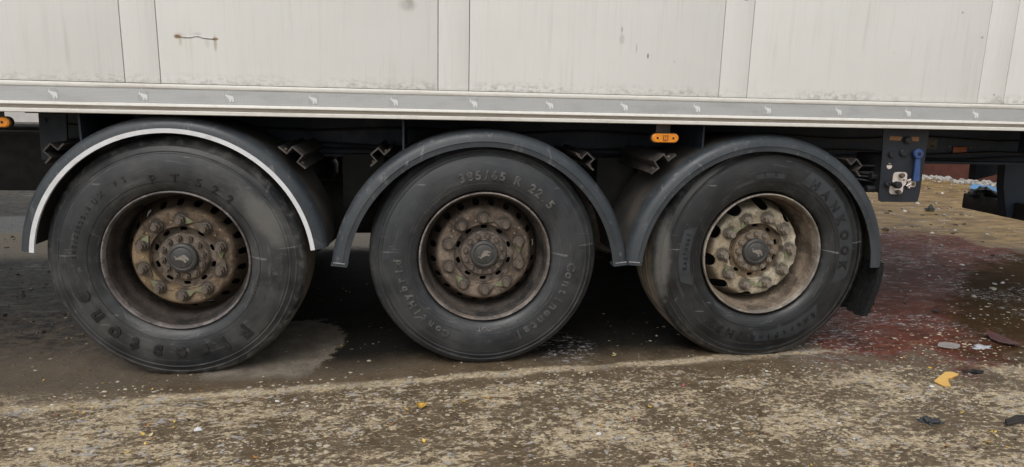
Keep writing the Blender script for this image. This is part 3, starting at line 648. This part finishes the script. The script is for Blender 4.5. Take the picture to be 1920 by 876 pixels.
def lettering(mb, txt, size, r0, phi0, phi1, depth=.0022, bold=0.0, raise_=.0, shear=0.0, cap=None):
    """raised letters read clockwise with their tops outward; r0 = baseline radius, phi clockwise from the top"""
    n = len(txt)
    for i, ch in enumerate(txt):
        if ch == ' ': continue
        vs, fs = text_mesh(ch, size, depth*1.5, bold or size*.004, shear)
        if not vs: continue
        mid = (min(v.x for v in vs)+max(v.x for v in vs))/2
        ph = R_(phi0+(phi1-phi0)*(i/(n-1)))
        out = []
        for v in vs:
            r = r0+v.y; a = ph+(v.x-mid)/(r0+size*.35)
            out.append((r*math.sin(a), side_y(min(.52, max(.293, r)))-raise_-v.z, r*math.cos(a)))
        mb.add(out, fs)
def plate(mb, r0, r1, a0, a1, cut0=6, cut1=6, lift=.0012):
    """a raised flat area of the sidewall, its ends cut on the slant"""
    nr, na = 5, 26; v = []; f = []
    for sgn in (lift, -.002):
        for i in range(na):
            for j in range(nr):
                r = r0+(r1-r0)*j/(nr-1); s0 = a0+cut0*j/(nr-1); s1 = a1-cut1*j/(nr-1); a = R_(s0+(s1-s0)*i/(na-1))
                v.append((r*math.sin(a), side_y(r)-sgn, r*math.cos(a)))
    for i in range(na-1):
        for j in range(nr-1): f.append((i*nr+j, i*nr+j+1, (i+1)*nr+j+1, (i+1)*nr+j))
    k = na*nr; ring = [i*nr for i in range(na)]+[(na-1)*nr+j for j in range(1, nr)]+[i*nr+nr-1 for i in range(na-2, -1, -1)]+[j for j in range(nr-2, 0, -1)]
    f += [(ring[i], ring[(i+1) % len(ring)], ring[(i+1) % len(ring)]+k, ring[i]+k) for i in range(len(ring))]
    mb.add(v, f)

def disc_with_holes(mb, prof, r_in, r_out, nh, rh_c, rh_r, rh_t, phase, power=2.6, bore=.055):
    """pressed wheel disc: profile y(r); nh holes centred on rh_c, half sizes rh_r (radial) and rh_t (tangential, metres)"""
    def yy(r):
        for (a, ya), (b, yb) in zip(prof[:-1], prof[1:]):
            if a <= r <= b:
                t = (r-a)/(b-a); return ya+(yb-ya)*t
        return prof[-1][1] if r > prof[-1][0] else prof[0][1]
    def P(r, a, dy=0): return (r*math.cos(a), yy(r)+dy, r*math.sin(a))
    ri, ro = rh_c-rh_r*1.45, min(r_out-.001, rh_c+rh_r*1.35)
    seg = 2*math.pi/nh; ns = 12; K = 4*ns
    for h in range(nh):
        c = phase+h*seg; O = []; I = []; I2 = []
        for q in range(K):
            s, u = divmod(q, ns); u = u/ns*2-1
            if s == 0: du, dv = u, -1
            elif s == 1: du, dv = 1, u
            elif s == 2: du, dv = -u, 1
            else: du, dv = -1, -u
            r = (ri+ro)/2+dv*(ro-ri)/2; O.append(P(r, c+du*seg/2))
            L = (abs(du)**power+abs(dv)**power)**(1/power); hu, hv = du/L, dv/L
            r2 = rh_c+hv*rh_r; I.append(P(r2, c+hu*rh_t/rh_c)); I2.append(P(r2, c+hu*rh_t*.96/rh_c, .012))
        mb.add(O+I+I2, [(q, (q+1) % K, (q+1) % K+K, q+K) for q in range(K)]+[(q+K, (q+1) % K+K, (q+1) % K+2*K, q+2*K) for q in range(K)])
    inner = [r_in+(ri-r_in)*i/14 for i in range(15)]; outer = [ro+(r_out-ro)*i/3 for i in range(4)]
    mb.lathe([(r, yy(r)) for r in inner], nh*ns); mb.lathe([(r, yy(r)) for r in outer], nh*ns)
    mb.lathe([(r_in, yy(r_in)), (r_in, yy(r_in)+bore)], nh*ns)

MUCK = (.135, .108, .085)
TYRE = [rubber_mat('tyre_rubber_dusty', .75, MUCK, .85, 1.0, (.36, .20, .13, .05, R_(-52))), rubber_mat('tyre_rubber_black', .28, (.06, .052, .045), .4, 1.25), rubber_mat('tyre_rubber_worn', .22, (.30, .25, .20), .5, .52, (-.49, -.02, .03, .22, 0))]
DISC = [rust_mat('disc_rust_brown', (.115, .080, .056), (.215, .165, .120), (.30, .215, .115), .45, nuts=16),
        rust_mat('disc_rust_dark', (.105, .078, .060), (.20, .155, .12), (.27, .215, .17), .45, nuts=20),
        rust_mat('disc_rust_cream', (.32, .275, .20), (.50, .46, .36), (.27, .185, .105), .5, (.10, .075, .05), nuts=4)]
RIMM = [rust_mat('rim_rust_dark', (.020, .019, .0185), (.044, .038, .035), (.078, .058, .046), .35, (.015, .014, .013), .7),
        rust_mat('rim_rust_brown', (.027, .026, .026), (.060, .052, .047), (.10, .08, .064), .4, (.018, .017, .016), .7),
        rust_mat('rim_rust_tan', (.105, .082, .064), (.19, .15, .115), (.24, .185, .135), .5, (.035, .03, .026), .75)]
FLANGE = [rust_mat('flange_grey', (.13, .12, .118), (.22, .20, .195), (.12, .085, .065), .4, (.04, .035, .033), .6),
          rust_mat('flange_brown_grey', (.15, .13, .118), (.25, .22, .20), (.17, .125, .095), .5, (.04, .035, .03), .6),
          rust_mat('flange_tan', (.20, .18, .16), (.32, .29, .25), (.21, .16, .115), .5, (.06, .05, .04), .6)]
HUBM = [rust_mat('hub_rust', (.11, .088, .07), (.20, .165, .135), (.19, .135, .09), .4), rust_mat('hub_rust_dark', (.095, .078, .067), (.175, .145, .125), (.17, .125, .095), .4), rust_mat('hub_rust_warm', (.14, .105, .075), (.24, .19, .14), (.24, .16, .09), .45)]

def nut_mesh():
    m = MB(); b = bmesh.new()
    bmesh.ops.create_cone(b, cap_ends=True, segments=6, radius1=.0185, radius2=.0172, depth=.022); b.transform(Matrix.Translation((0, 0, .017))); m.bm(b)
    for r1, r2, d, z in ((.0235, .0225, .006, .003), (.0125, .0115, .020, .034)):
        b = bmesh.new(); bmesh.ops.create_cone(b, cap_ends=True, segments=16, radius1=r1, radius2=r2, depth=d); b.transform(Matrix.Translation((0, 0, z))); m.bm(b)
    m.v = [(x*1.12, -z*1.1, y*1.12) for x, y, z in m.v]; return m
def bolt_mesh():
    m = MB()
    for sg, r1, r2, d, z in ((6, .0125, .0115, .014, .007), (12, .006, .0055, .008, .018)):
        b = bmesh.new(); bmesh.ops.create_cone(b, cap_ends=True, segments=sg, radius1=r1, radius2=r2, depth=d); b.transform(Matrix.Translation((0, 0, z))); m.bm(b)
    m.v = [(x*1.15, -z*1.1, y*1.15) for x, y, z in m.v]; return m
def ptr_mesh():
    m = MB(); o = [(.024*math.cos(R_(a)), .024*math.sin(R_(a))) for a in range(40, 321, 20)]+[(.052, 0)]
    m.prism(o, -.0085, -.0045, 0); m.prism([(.020, -.0165), (.020, .0165), (.053, 0)], -.0092, -.0086, 1); return m
SRC = {}
def shared(key, mbf, mat):
    if (key, mat.name) not in SRC:
        o = mbf().build(key, [GREY, mat] if key == 'nut_pointer' else [mat], None, 35); SRC[(key, mat.name)] = o.data; bpy.data.objects.remove(o)
    return SRC[(key, mat.name)]

def wheel(i, x, y, ax_z, rs, tyre_r, texts, ring, nut_phase, ptr, near=True):
    wo = bpy.data.objects.new('wheel', None); COL.objects.link(wo); wo.parent = trailer; wo.location = Vector((x, y, ax_z))+OFF
    if near: wo['label'] = ('rusty wheel with a dusty grey tyre', 'dark brown rusty wheel with a black tyre', 'cream coloured rusty wheel with large hand holes')[i]
    # tyre, flattened where it stands
    ks = tyre_r/.530
    half = [(r if r < .33 else .33+(r-.33)*(tyre_r-.33-.008)/(.522-.33), yv) for r, yv in TP]
    W = .324
    shoulder = half[-1][0]
    tr = [(shoulder+.004, .040), (shoulder+.006, .070), (shoulder+.007, .082), (shoulder-.006, .084), (shoulder-.006, .094), (shoulder+.008, .096), (shoulder+.008, .13), (shoulder-.005, .132), (shoulder-.005, .142), (shoulder+.008, .144)]
    prof = half+tr; prof += [(r, W-yv) for r, yv in reversed(prof)]
    m = MB(); m.lathe(prof, 176 if near else 40); nv = []
    for vx, vy, vz in m.v:
        g = gbase(x, y)+.001-ax_z
        if vz < g+.10:
            kk = min(1, (g+.10-vz)/.16); kk = kk*kk*(3-2*kk); vy += (-.012 if vy < W/2 else .012)*kk
        if vz < g: vz = g+(vz-g)*.03
        nv.append((vx, vy, vz))
    m.v = nv; t = m.build('tyre', [TYRE[i]], wo, 32)
    if not near:
        m = MB(); m.lathe([(0, .12), (.20, .10), (.29, .0), (.296, .01)], 32); m.build('rim', [RIMM[0]], wo, 32); return wo
    m = MB()
    for tx in texts:
        if tx[0] == 'plate': mp = MB(); plate(mp, *tx[1:]); mp.build('sidewall_plate', [PLATE], wo, 30)
        else: lettering(m, *tx)
    if ring:
        for r in ring: m.lathe([(r-.0016, side_y(r)+.001), (r, side_y(r)-.0016), (r+.0016, side_y(r)+.001)], 176)
    m.build('tyre_lettering', [LETTER[i]], wo, 30)
    # rim: flange and barrel
    m = MB(); m.lathe([(.288*rs, .030), (.292*rs, .012), (.2955*rs, .002), (.2965*rs, -.008), (.2955*rs, -.0135), (.2915*rs, -.0155), (.2880*rs, -.013), (.2862*rs, -.004), (.2850*rs, .012)], 128); m.build('rim_flange', [FLANGE[i]], wo, 60)
    m = MB(); m.lathe([(.2850*rs, .012), (.2780*rs, .022), (.2750*rs, .034), (.2755*rs, .060), (.2720*rs, .074), (.2650*rs, .086), (.2610*rs, .105), (.2602*rs, .15), (.2602*rs, .27), (.284*rs, .31)], 128); m.build('rim_barrel', [RIMM[i]], wo, 60)
    m = MB()
    if i < 2:
        pf = [(.13, .060), (.139, .060), (.144, .0625), (.195, .063), (.205, .066), (.212, .073), (.218, .086), (.226, .104), (.236, .125), (.246, .145), (.254, .16), (.2603*rs, .175)]
        disc_with_holes(m, pf, .139, .2602*rs, 20, .2345, .0125, .0155, .06+.1*i)
    else:
        pf = [(.13, .056), (.139, .056), (.144, .0585), (.198, .059), (.210, .062), (.218, .070), (.224, .084), (.232, .108), (.242, .138), (.252, .160), (.2603*rs, .178)]
        disc_with_holes(m, pf, .139, .2602*rs, 10, .2285, .0270, .0340, .21, 2.0)
    m.build('wheel_disc', [DISC[i]], wo, 45)
    # hub: flange ring with ten slots, bolt ring, cap
    m = MB(); hp = [(.05, .078), (.103, .080), (.107, .088), (.110, .094), (.138, .096)]
    disc_with_holes(m, hp, .058, .1388, 10, .1222, .0085, .0150, .31, 3.2, .02); m.build('hub_flange', [HUBM[i]], wo, 35)
    m = MB(); m.lathe([(.104, .086), (.103, .076), (.098, .071), (.060, .069), (.058, .080)], 64); m.build('hub_ring', [HUBM[i]], wo, 35)
    m = MB(); m.lathe([(0, .044), (.040, .044), (.0425, .0455), (.0445, .0475), (.0475, .0475), (.050, .045), (.058, .046), (.0625, .050), (.0640, .056), (.0640, .080)], 64); m.build('hub_cap', [CAPM], wo, 35)
    m = MB(); elephant(m, .046, .050, .0415, .0441, R_((38, 75, 20)[i])); m.build('hub_emblem', [CAPEMB], wo, 0)
    m = MB(); m.lathe([(.262*rs, 0.3200), (.06, 0.3200)], 48); m.lathe([(.20, 0.2300), (.20, 0.3200)], 48); m.build('brake_drum', [BLACK], wo, 35)
    if i == 2:
        m = MB(); m.box(.008, .05, .20, .205, .222, .245); o = m.build('dust_shield_tab', [CREAMSPOT], wo, 0); o.rotation_euler = (0, R_(-14), 0)
    nm = (NUT, NUT, NUTPALE)[i]
    for q in range(10):
        a = R_(nut_phase+36*q); nx_, nz_ = .1675*math.cos(a), .1675*math.sin(a); ny = .063 if i < 2 else .059
        o = link('wheel_nut', shared('wheel_nut', nut_mesh, nm), wo, (nx_, ny, nz_)); o.rotation_euler = (0, random.uniform(0, 1), 0)
        if q in ptr:
            o = link('nut_pointer', shared('nut_pointer', ptr_mesh, (GREEN if ptr[q][1] else GREY)), wo, (nx_, ny, nz_)); o.rotation_euler = (0, R_(-ptr[q][0]), 0)
    for q in range(12):
        a = R_(8+11*i+30*q); o = link('hub_bolt', shared('hub_bolt', bolt_mesh, nm), wo, (.0850*math.cos(a), .071, .0850*math.sin(a))); o.rotation_euler = (0, random.uniform(0, 1), 0)
    return wo
def letter_mat(k):
    n = NT('tyre_letters_%s' % ('dusty', 'worn', 'dark')[k], .5, .45); o = n.obj()
    c = n.mix(n.ramp(n.noise(o, 26, 5, .7), .4, .65), ((.012, .013, .014), (.050, .051, .051), (.009, .010, .011))[k], ((.028, .029, .030), (.125, .12, .115), (.022, .024, .026))[k])
    return n.out(c, .36)
PLATE = plain('sidewall_plate_rubber', (.030, .034, .039), .42, .25, 20)
LETTER = [letter_mat(k) for k in range(3)]
# nut positions counted anticlockwise (seen from outside) from the first one right of the hub; pointer angles likewise
def toward(q, d, ph): return ph+36*q+d
T0 = [('Firestone', .088, .375, 139, 249, .0030, .0030), ('FT', .050, .342, -10, 4, .0018, .0008), ('522', .050, .342, 19, 41, .0018, .0008), ('385/65R22.5', .024, .385, -86, -54, .0014, .0008),
      ('TUBELESS', .016, .336, 100, 118, .001, 0), ('UX FS', .030, .380, -48, -26, .0012, 0)]
T1 = [('385/65 R 22.5', .053, .357, -17, 49, .0020, .0016), ('ContiHybrid', .046, .372, 207, 268, .0020, .0014), ('Continental', .056, .372, 96, 156, .0018, .0008), ('DOT', .030, .322, 176, 184, .0012, 0), ('REGROOVABLE', .016, .322, 155, 171, .001, 0), ('TUBELESS', .018, .330, -52, -32, .001, 0)]
T2 = [('HANKOOK', .056, .380, 32, 97, .0022, .0016), ('SmartFlex', .036, .392, 137, 183, .0020, .0010), ('TH31', .056, .384, 192, 217, .0020, .0012), ('Regional', .028, .384, 262, 285, .0014, .0006), ('18', .030, .378, -6, 2, .0012, 0),
      ('plate', .372, .440, 22, 112, 4, 8), ('plate', .372, .440, 130, 184, 8, 3), ('plate', .368, .420, 248, 292, 5, 5), ('plate', .366, .388, -13, 9, 1, 1)]
for L, kk in ((T2, .0012),):
    for j, t in enumerate(L):
        if t[0] != 'plate': L[j] = t+(0.0,)*(7-len(t))+(kk,)
random.seed(11)
#                                               pointers: nut -> (angle of its tip, still green?)
wheel(0, 0.0, -.012, .494, 1.018, .532, T0, (.345, .458), 16, {0: (-90, 1), 9: (70, 0), 1: (160, 0), 2: (-10, 1), 4: (60, 1), 5: (-50, 0), 6: (135, 1), 7: (20, 1), 8: (190, 1)})
wheel(1, 1.31, 0.0, .500, 1.0, .520, T1, (.338, .352, .475), 20, {0: (-85, 1), 9: (85, 0), 2: (-15, 0), 1: (160, 0), 4: (35, 0), 5: (-40, 0), 6: (130, 1), 7: (25, 0), 8: (200, 1)})
wheel(2, 2.625, 0.0, .506, .985, .536, T2, (.352, .462), 4, {0: (-110, 1), 1: (150, 0), 2: (-30, 0), 3: (-120, 1), 4: (25, 1), 5: (-60, 0), 6: (115, 1), 7: (10, 1), 8: (195, 1)})
for i, x in enumerate((0, 1.31, 2.62)):
    wo = wheel(i, x, 2.42, .5, 1, .53, None, None, 0, None, False); wo.rotation_euler = (0, 0, math.pi)

# ------------------------------------------------------------------ things beyond the trailer
m = MB()
pts = [(0, 0), (.22, 0), (.22, .26), (0, .30)]
v = []
A, B = Vector((8.3, 9.3, 0)), Vector((10.9, 4.75, 0)); d = (B-A).normalized(); nrm = Vector((-d.y, d.x, 0))
m.sweep([(A, nrm, Vector((0, 0, 1))), (B, nrm, Vector((0, 0, 1)))], [(0, -.05), (.3, -.05), (.3, .40), (0, .40)])
o = m.build('low_wall', [plain('maroon_wall', (.085, .030, .022), .7, .25, 9, .3, (.13, .07, .05))], None, 0); tag(o, 'low maroon wall across the far side of the yard', 'wall')
m = MB(); m.sweep([(A+nrm*.34, nrm, Vector((0, 0, 1))), (B+nrm*.34, nrm, Vector((0, 0, 1)))], [(-.35, .402), (2.2, .402), (2.2, .60), (.1, .60)])
o = m.build('metal_sheet', [plain('red_sheet', (.26, .045, .03), .5, .25, 9)], None, 0); tag(o, 'faded red sheet metal resting on top of the maroon wall', 'sheet metal')
def lump(name, x, y, rx, ry, h, mat, seed, sub=3, rough=.5, base=None):
    b = bmesh.new(); bmesh.ops.create_icosphere(b, subdivisions=sub, radius=1)
    for q in b.verts:
        k = 1+rough*noise.noise(q.co*1.7+Vector((seed, 0, 0)))+rough*.6*noise.noise(q.co*4.3+Vector((0, seed, 0)))
        q.co = Vector((q.co.x*rx*k, q.co.y*ry*k, max(-.25, q.co.z)*h*k))
    z = gz(x, y) if base is None else base
    m = MB(); m.bm(b); return m.build(name, [mat], None, 60, (x, y, z))
STONE = plain('dark_stone', (.05, .052, .045), .7, .3, 30); MUD = plain('black_mud', (.017, .016, .015), .45, .4, 40, .5); GRAV = plain('grey_gravel', (.33, .32, .30), .8, .3, 15)
tag(lump('rock', 6.72, 3.99, .050, .03, .065, STONE, 3.1, 3, .7), 'grey pointed rock lying on the yellow mud behind the valve panel', 'rock')
tag(lump('soil_heap', 4.965, 1.34, .07, .11, .05, MUD, 8.3, 3, .5, .600), 'heap of black soil on the end of the underrun bar', 'soil heap')
tag(lump('asphalt_lump', 3.0, -.74, .036, .024, .016, plain('asphalt_dark', (.040, .042, .045), .8, .35, 60), 1.9, 4, .9), 'small dark crumbled asphalt lump in the foreground below the yellow offcut', 'asphalt lump')
tag(lump('mud_clod', 3.56, -.30, .050, .020, .006, MUD, 6.1, 4, .95), 'flat black smear of mud right beside the yellow offcut', 'mud clod')
tag(lump('mud_clod', 4.05, .55, .025, .015, .008, MUD, 2.1, 2, .8), 'tiny black clod at the edge of the olive puddle', 'mud clod')
# row of gravel along the foot of the wall
random.seed(21); m = MB()
def stone(mb, x, y, s, fl, mi=0, z=None):
    b = bmesh.new(); bmesh.ops.create_icosphere(b, subdivisions=1, radius=1); a = random.uniform(0, 6.3); ca, sa = math.cos(a), math.sin(a); e = random.uniform(.6, 1)
    zz = gz(x, y) if z is None else z
    for q in b.verts:
        k = random.uniform(.75, 1.15); px_, py_ = q.co.x*s*k, q.co.y*s*e*k
        q.co = (x+px_*ca-py_*sa, y+px_*sa+py_*ca, zz+q.co.z*s*fl*k+s*fl*.3)
    mb.bm(b, mi)
for i in range(420):
    t = random.random(); q = A+(B-A)*t-nrm*abs(random.gauss(0, .28)); stone(m, q.x, q.y, random.uniform(.02, .07), .7)
tag(m.build('gravel', [GRAV], None, 0, None, False), 'loose grey gravel along the foot of the maroon wall', None, None, 'stuff')
# blue tarpaulin behind the bar, pale plank
m = MB(); k = 14; v = []
for j in range(5):
    for i in range(k):
        u = i/(k-1); q = Vector((8.80, 5.85, 0)).lerp(Vector((8.95, 5.25, 0)), u); v.append((q.x+.10*j, q.y+.07*j, gz(q.x, q.y)+.02+.06*math.sin(j/4*math.pi)*(.6+.4*math.sin(i*1.7))+.02*math.sin(i*2.9+j)))
m.add(v, [(j*k+i, j*k+i+1, (j+1)*k+i+1, (j+1)*k+i) for j in range(4) for i in range(k-1)])
tag(m.build('tarpaulin', [plain('blue_sheet', (.09, .22, .40), .45, .25, 8)], None, 60, None, False), 'crumpled blue sheet on the ground before the maroon wall', 'tarpaulin')
m = MB(); m.box(-.20, .20, -.02, .02, 0, .03, 0, .004); o = m.build('wood_scrap', [plain('pale_wood', (.50, .46, .40), .7, .2, 20)], None, 30, (8.05, 6.2, gz(8.05, 6.2)+.03)); o.rotation_euler = (0, R_(-18), R_(40))
tag(o, 'pale broken stick leaning on gravel near the blue sheet', 'wood scrap')
# far scene on the left, seen over the storage box
m = MB(); m.box(-26, -4, 21.0, 21.25, -.1, .9); o = m.build('boundary_wall', [plain('pale_wall', (.52, .50, .48), .8, .15, 2)], None, 0); tag(o, 'long pale boundary wall far behind the storage box', 'wall')

# ------------------------------------------------------------------ litter on the ground
def slab(name, pts, x, y, h, mat, rot=0, tilt=(0, 0), bend=0.0):
    m = MB(); k = len(pts); n_ = 1
    cx = sum(a for a, b in pts)/k; cy = sum(b for a, b in pts)/k
    top = [(a, b, h+bend*((a-cx)**2+(b-cy)**2)*40) for a, b in pts]; bot = [(a, b, bend*((a-cx)**2+(b-cy)**2)*40) for a, b in pts]
    v = top+bot+[(cx, cy, h), (cx, cy, 0)]
    f = [(i, (i+1) % k, 2*k) for i in range(k)]+[((i+1) % k+k, i+k, 2*k+1) for i in range(k)]+[(i, i+k, (i+1) % k+k, (i+1) % k) for i in range(k)]
    m.add(v, f); o = m.build(name, [mat], None, 30, (x, y, gz(x, y)+.004)); o.rotation_euler = (tilt[0], tilt[1], rot); return o
YEL = plain('yellow_board', (.70, .43, .13), .6, .08, 50, .3)
o = slab('board_offcut', [(x-3.37, y+.37) for x, y in ((3.288, -.393), (3.293, -.420), (3.300, -.444), (3.312, -.440), (3.328, -.443), (3.335, -.424), (3.350, -.410), (3.352, -.396), (3.368, -.384), (3.372, -.370), (3.398, -.366), (3.420, -.352), (3.440, -.344), (3.466, -.327), (3.444, -.301), (3.415, -.304))][::-1], 3.37, -.37, .006, YEL, 0, (.03, .02))
tag(o, 'torn yellow board offcut lying flat on the concrete at right', 'offcut')
PUR = plain('purple_leaf', (.085, .032, .030), .45, .3, 60)
leafp = [(.0, -.5), (.10, -.36), (.19, -.12), (.20, .10), (.13, .32), (.0, .5), (-.13, .32), (-.20, .10), (-.19, -.12), (-.10, -.36)]
o = slab('dry_leaf', [(b*.20, a*.26) for a, b in leafp], 4.03, .05, .003, PUR, .15+1.5, (.03, -.03), .06); tag(o, 'large dark purple leaf at the near edge of the olive puddle', 'leaf')
CLR = NT('clear_film', .12, .6); CLR.b.inputs['Alpha'].default_value = 1; PLA = CLR.out((.42, .43, .46), .2, CLR.bump(CLR.noise(CLR.pos(), 60, 4), .5, .01))
tag(lump('plastic_scrap', 3.86, -.01, .045, .022, .012, PLA, 4.4, 3, .8), 'crumpled clear plastic scrap below the purple leaf', 'plastic scrap')
tag(lump('plastic_scrap', .21, -.535, .016, .011, .012, plain('white_scrap', (.62, .64, .66), .5), 2.2, 2, .6), 'tiny crumpled white scrap on the concrete in the left foreground', 'scrap')
o = slab('flat_stone', [(b*.13, a*.20) for a, b in leafp], 3.70, .02, .006, plain('flat_stone_grey', (.33, .30, .29), .6, .2, 40), .05); tag(o, 'flat pale grey stone left of the clear plastic scrap', 'stone')
m = MB(); 
for q in range(3): m.tube([(3.27+.01*q, -.80+.012*q, gz(3.3, -.8)+.012), (3.34, -.79+.010*q, gz(3.3, -.8)+.02+.004*q), (3.42, -.79+.02*q, gz(3.4, -.8)+.012)], .006, 6)
tag(m.build('twig', [plain('twig_black', (.022, .019, .017), .7)], None, 30), 'black broken twig at the right edge of the foreground', 'twig')
for nm, lab, x, y, s, mt in (('dry_leaf', 'yellow and brown curled leaf in the middle of the foreground strip', 1.02, -.435, .045, plain('leaf_ochre', (.50, .30, .05), .5, .3, 60)),
                            ('dry_leaf', 'pinkish red leaf scrap on concrete in front of the third wheel', 2.15, -.34, .022, plain('leaf_pink', (.34, .10, .10), .5, .3, 60)),
                            ('dry_leaf', 'pale yellow leaf just left of the third wheel foot', 1.945, .03, .022, plain('leaf_pale', (.62, .50, .12), .5, .2, 60))):
    o = slab(nm, [(b*s*1.1, a*s*1.5) for a, b in leafp], x, y, .002, mt, random.uniform(0, 6), (.35, .25), 1.2); tag(o, lab, 'leaf')
LM = [plain('litter_yellow', (.62, .40, .07), .55, .25, 60), plain('litter_orange', (.45, .20, .05), .55, .3, 60), plain('litter_red', (.26, .085, .065), .55, .3, 60), plain('litter_dark', (.035, .028, .026), .5, .3, 60), plain('litter_straw', (.58, .47, .26), .6, .2, 60)]
GL = [('yellow leaf fragment scattered on the wet concrete', 'yellow leaf fragments on the concrete'), ('orange brown leaf fragment scattered on the wet concrete', 'orange leaf fragments on the concrete'),
      ('dull red petal scrap scattered on the wet concrete', 'red petal scraps on the concrete'), ('small black bark chip scattered on the wet concrete', 'black bark chips on the concrete'), ('pale straw coloured chip scattered on the wet concrete', 'straw chips on the concrete')]
random.seed(33); srcs = []
for c in range(5):
    for k in range(3):
        s = 1.0
        o = slab('leaf_fragment' if c != 3 else 'bark_chip', [(b*(.75+.3*k)+random.uniform(-.08, .08), a*(1.0+.2*k)+random.uniform(-.06, .06)) for a, b in leafp], 0, 0, .10, LM[c], 0, (0, 0), .018)
        srcs.append((c, o))
placed = 0
def scatter_pt(front=.75):
    while True:
        x = random.uniform(-.7, 4.3); y = random.uniform(-1.0, .35)
        # the camera's footprint, plus thinning toward the wheels
        if y > -.15 and random.random() > .35: continue
        return x, y
hot = [(3.05, -.97, .10), (3.0, -.92, .09), (3.2, -.93, .06), (1.0, -.44, .05), (.03, -.55, .06), (.45, -.80, .05), (1.25, -.38, .07), (-.3, -.36, .06)]
first_used = set()
for i in range(150):
    c = random.choices(range(5), (40, 28, 14, 26, 20))[0]; k = random.choice([s for s in srcs if s[0] == c])[1]
    if random.random() < .33: hx, hy, hr = random.choice(hot); x, y = random.gauss(hx, hr), random.gauss(hy, hr*.6)
    else: x, y = scatter_pt()
    if k.name in first_used: o = k.copy(); COL.objects.link(o)
    else: o = k; first_used.add(k.name)
    s = random.uniform(.008, .019); o.scale = (s, s, s); o.location = (x, y, gz(x, y)+.003); o.rotation_euler = (random.uniform(-.5, .5), random.uniform(-.5, .5), random.uniform(0, 6.3))
    tag(o, GL[c][0], ('leaf fragment' if c < 2 else ('petal scrap' if c == 2 else ('bark chip' if c == 3 else 'straw chip'))), GL[c][1])
for c, o in srcs:
    if o.name not in first_used: bpy.data.objects.remove(o)
# gravel chips pressed in the mud film
random.seed(44); m = MB()
b = bmesh.new(); bmesh.ops.create_icosphere(b, subdivisions=1, radius=1); b.verts.index_update(); ICV = [q.co.copy() for q in b.verts]; ICF = [[q.index for q in f.verts] for f in b.faces]; b.free()
for i in range(9000):
    x = random.uniform(-1.2, 5.2); y = random.triangular(-1.08, .9, -.65)
    if y > -.12 and x < 3.2 and random.random() < .85: continue
    if noise.noise((x*2.6, y*3.2, 9.0)) < random.uniform(-.35, .15): continue
    s = min(.015, .0028+abs(random.gauss(0, .0042))); a = random.gauss(0, .5); ca, sa = math.cos(a), math.sin(a); e = random.uniform(.5, .9); fl = random.uniform(.15, .35); zz = gz(x, y); vs = []
    for q in ICV:
        k = random.uniform(.75, 1.2); px_, py_ = q.x*s*k, q.y*s*e*k; vs.append((x+px_*ca-py_*sa, y+px_*sa+py_*ca, zz+q.z*s*fl*k+s*fl*.2))
    m.add(vs, ICF, random.choices((0, 1, 2, 3), (8, 3, 3, .25))[0])
# clods and stones of the muddy ground further back, left and right
def clods(k, xr, yr, s0, s1, w, keep):
    for i in range(k):
        x = random.uniform(*xr); y = random.uniform(*yr)
        if not keep(x, y) or noise.noise((x*1.9, y*1.9, 3.0)) < random.uniform(-.3, .25): continue
        s = min(s1, s0+abs(random.gauss(0, (s1-s0)*.35))); a = random.uniform(0, 6.28); ca, sa = math.cos(a), math.sin(a); e = random.uniform(.5, 1); fl = random.uniform(.25, .7); zz = gz(x, y); vs = []
        for q in ICV:
            k_ = random.uniform(.65, 1.25); px_, py_ = q.x*s*k_, q.y*s*e*k_; vs.append((x+px_*ca-py_*sa, y+px_*sa+py_*ca, zz+q.z*s*fl*k_+s*fl*.15))
        m.add(vs, ICF, random.choices((0, 1, 2, 3, 4), w)[0])
clods(1800, (-3.6, -.45), (.45, 4.2), .003, .017, (0, 1, 8, .15, 2), lambda x, y: x < -.15-.42*y+.3)
clods(2600, (3.3, 9.5), (.6, 7.5), .004, .034, (2, 4, 3, 2, 4), lambda x, y: y < x*1.05-1.2 and y > .35*(x-3.3)+.2)
clods(500, (.3, 3.2), (.15, 1.4), .003, .010, (1, 1, 3, .1, 6), lambda x, y: True)
CH = [plain('chip_pale', (.43, .37, .27), .8, .2, 60, .3), plain('chip_grey', (.33, .31, .29), .8, .2, 60, .3), plain('chip_brown', (.13, .10, .07), .7, .3, 60, .4), plain('chip_white', (.62, .60, .59), .7, .1, 60, .3), plain('chip_black', (.022, .019, .016), .6, .3, 60, .3)]
tag(m.build('gravel', CH, None, 0, None, False), 'fine gravel chips pressed into the wet muddy concrete', None, None, 'stuff')
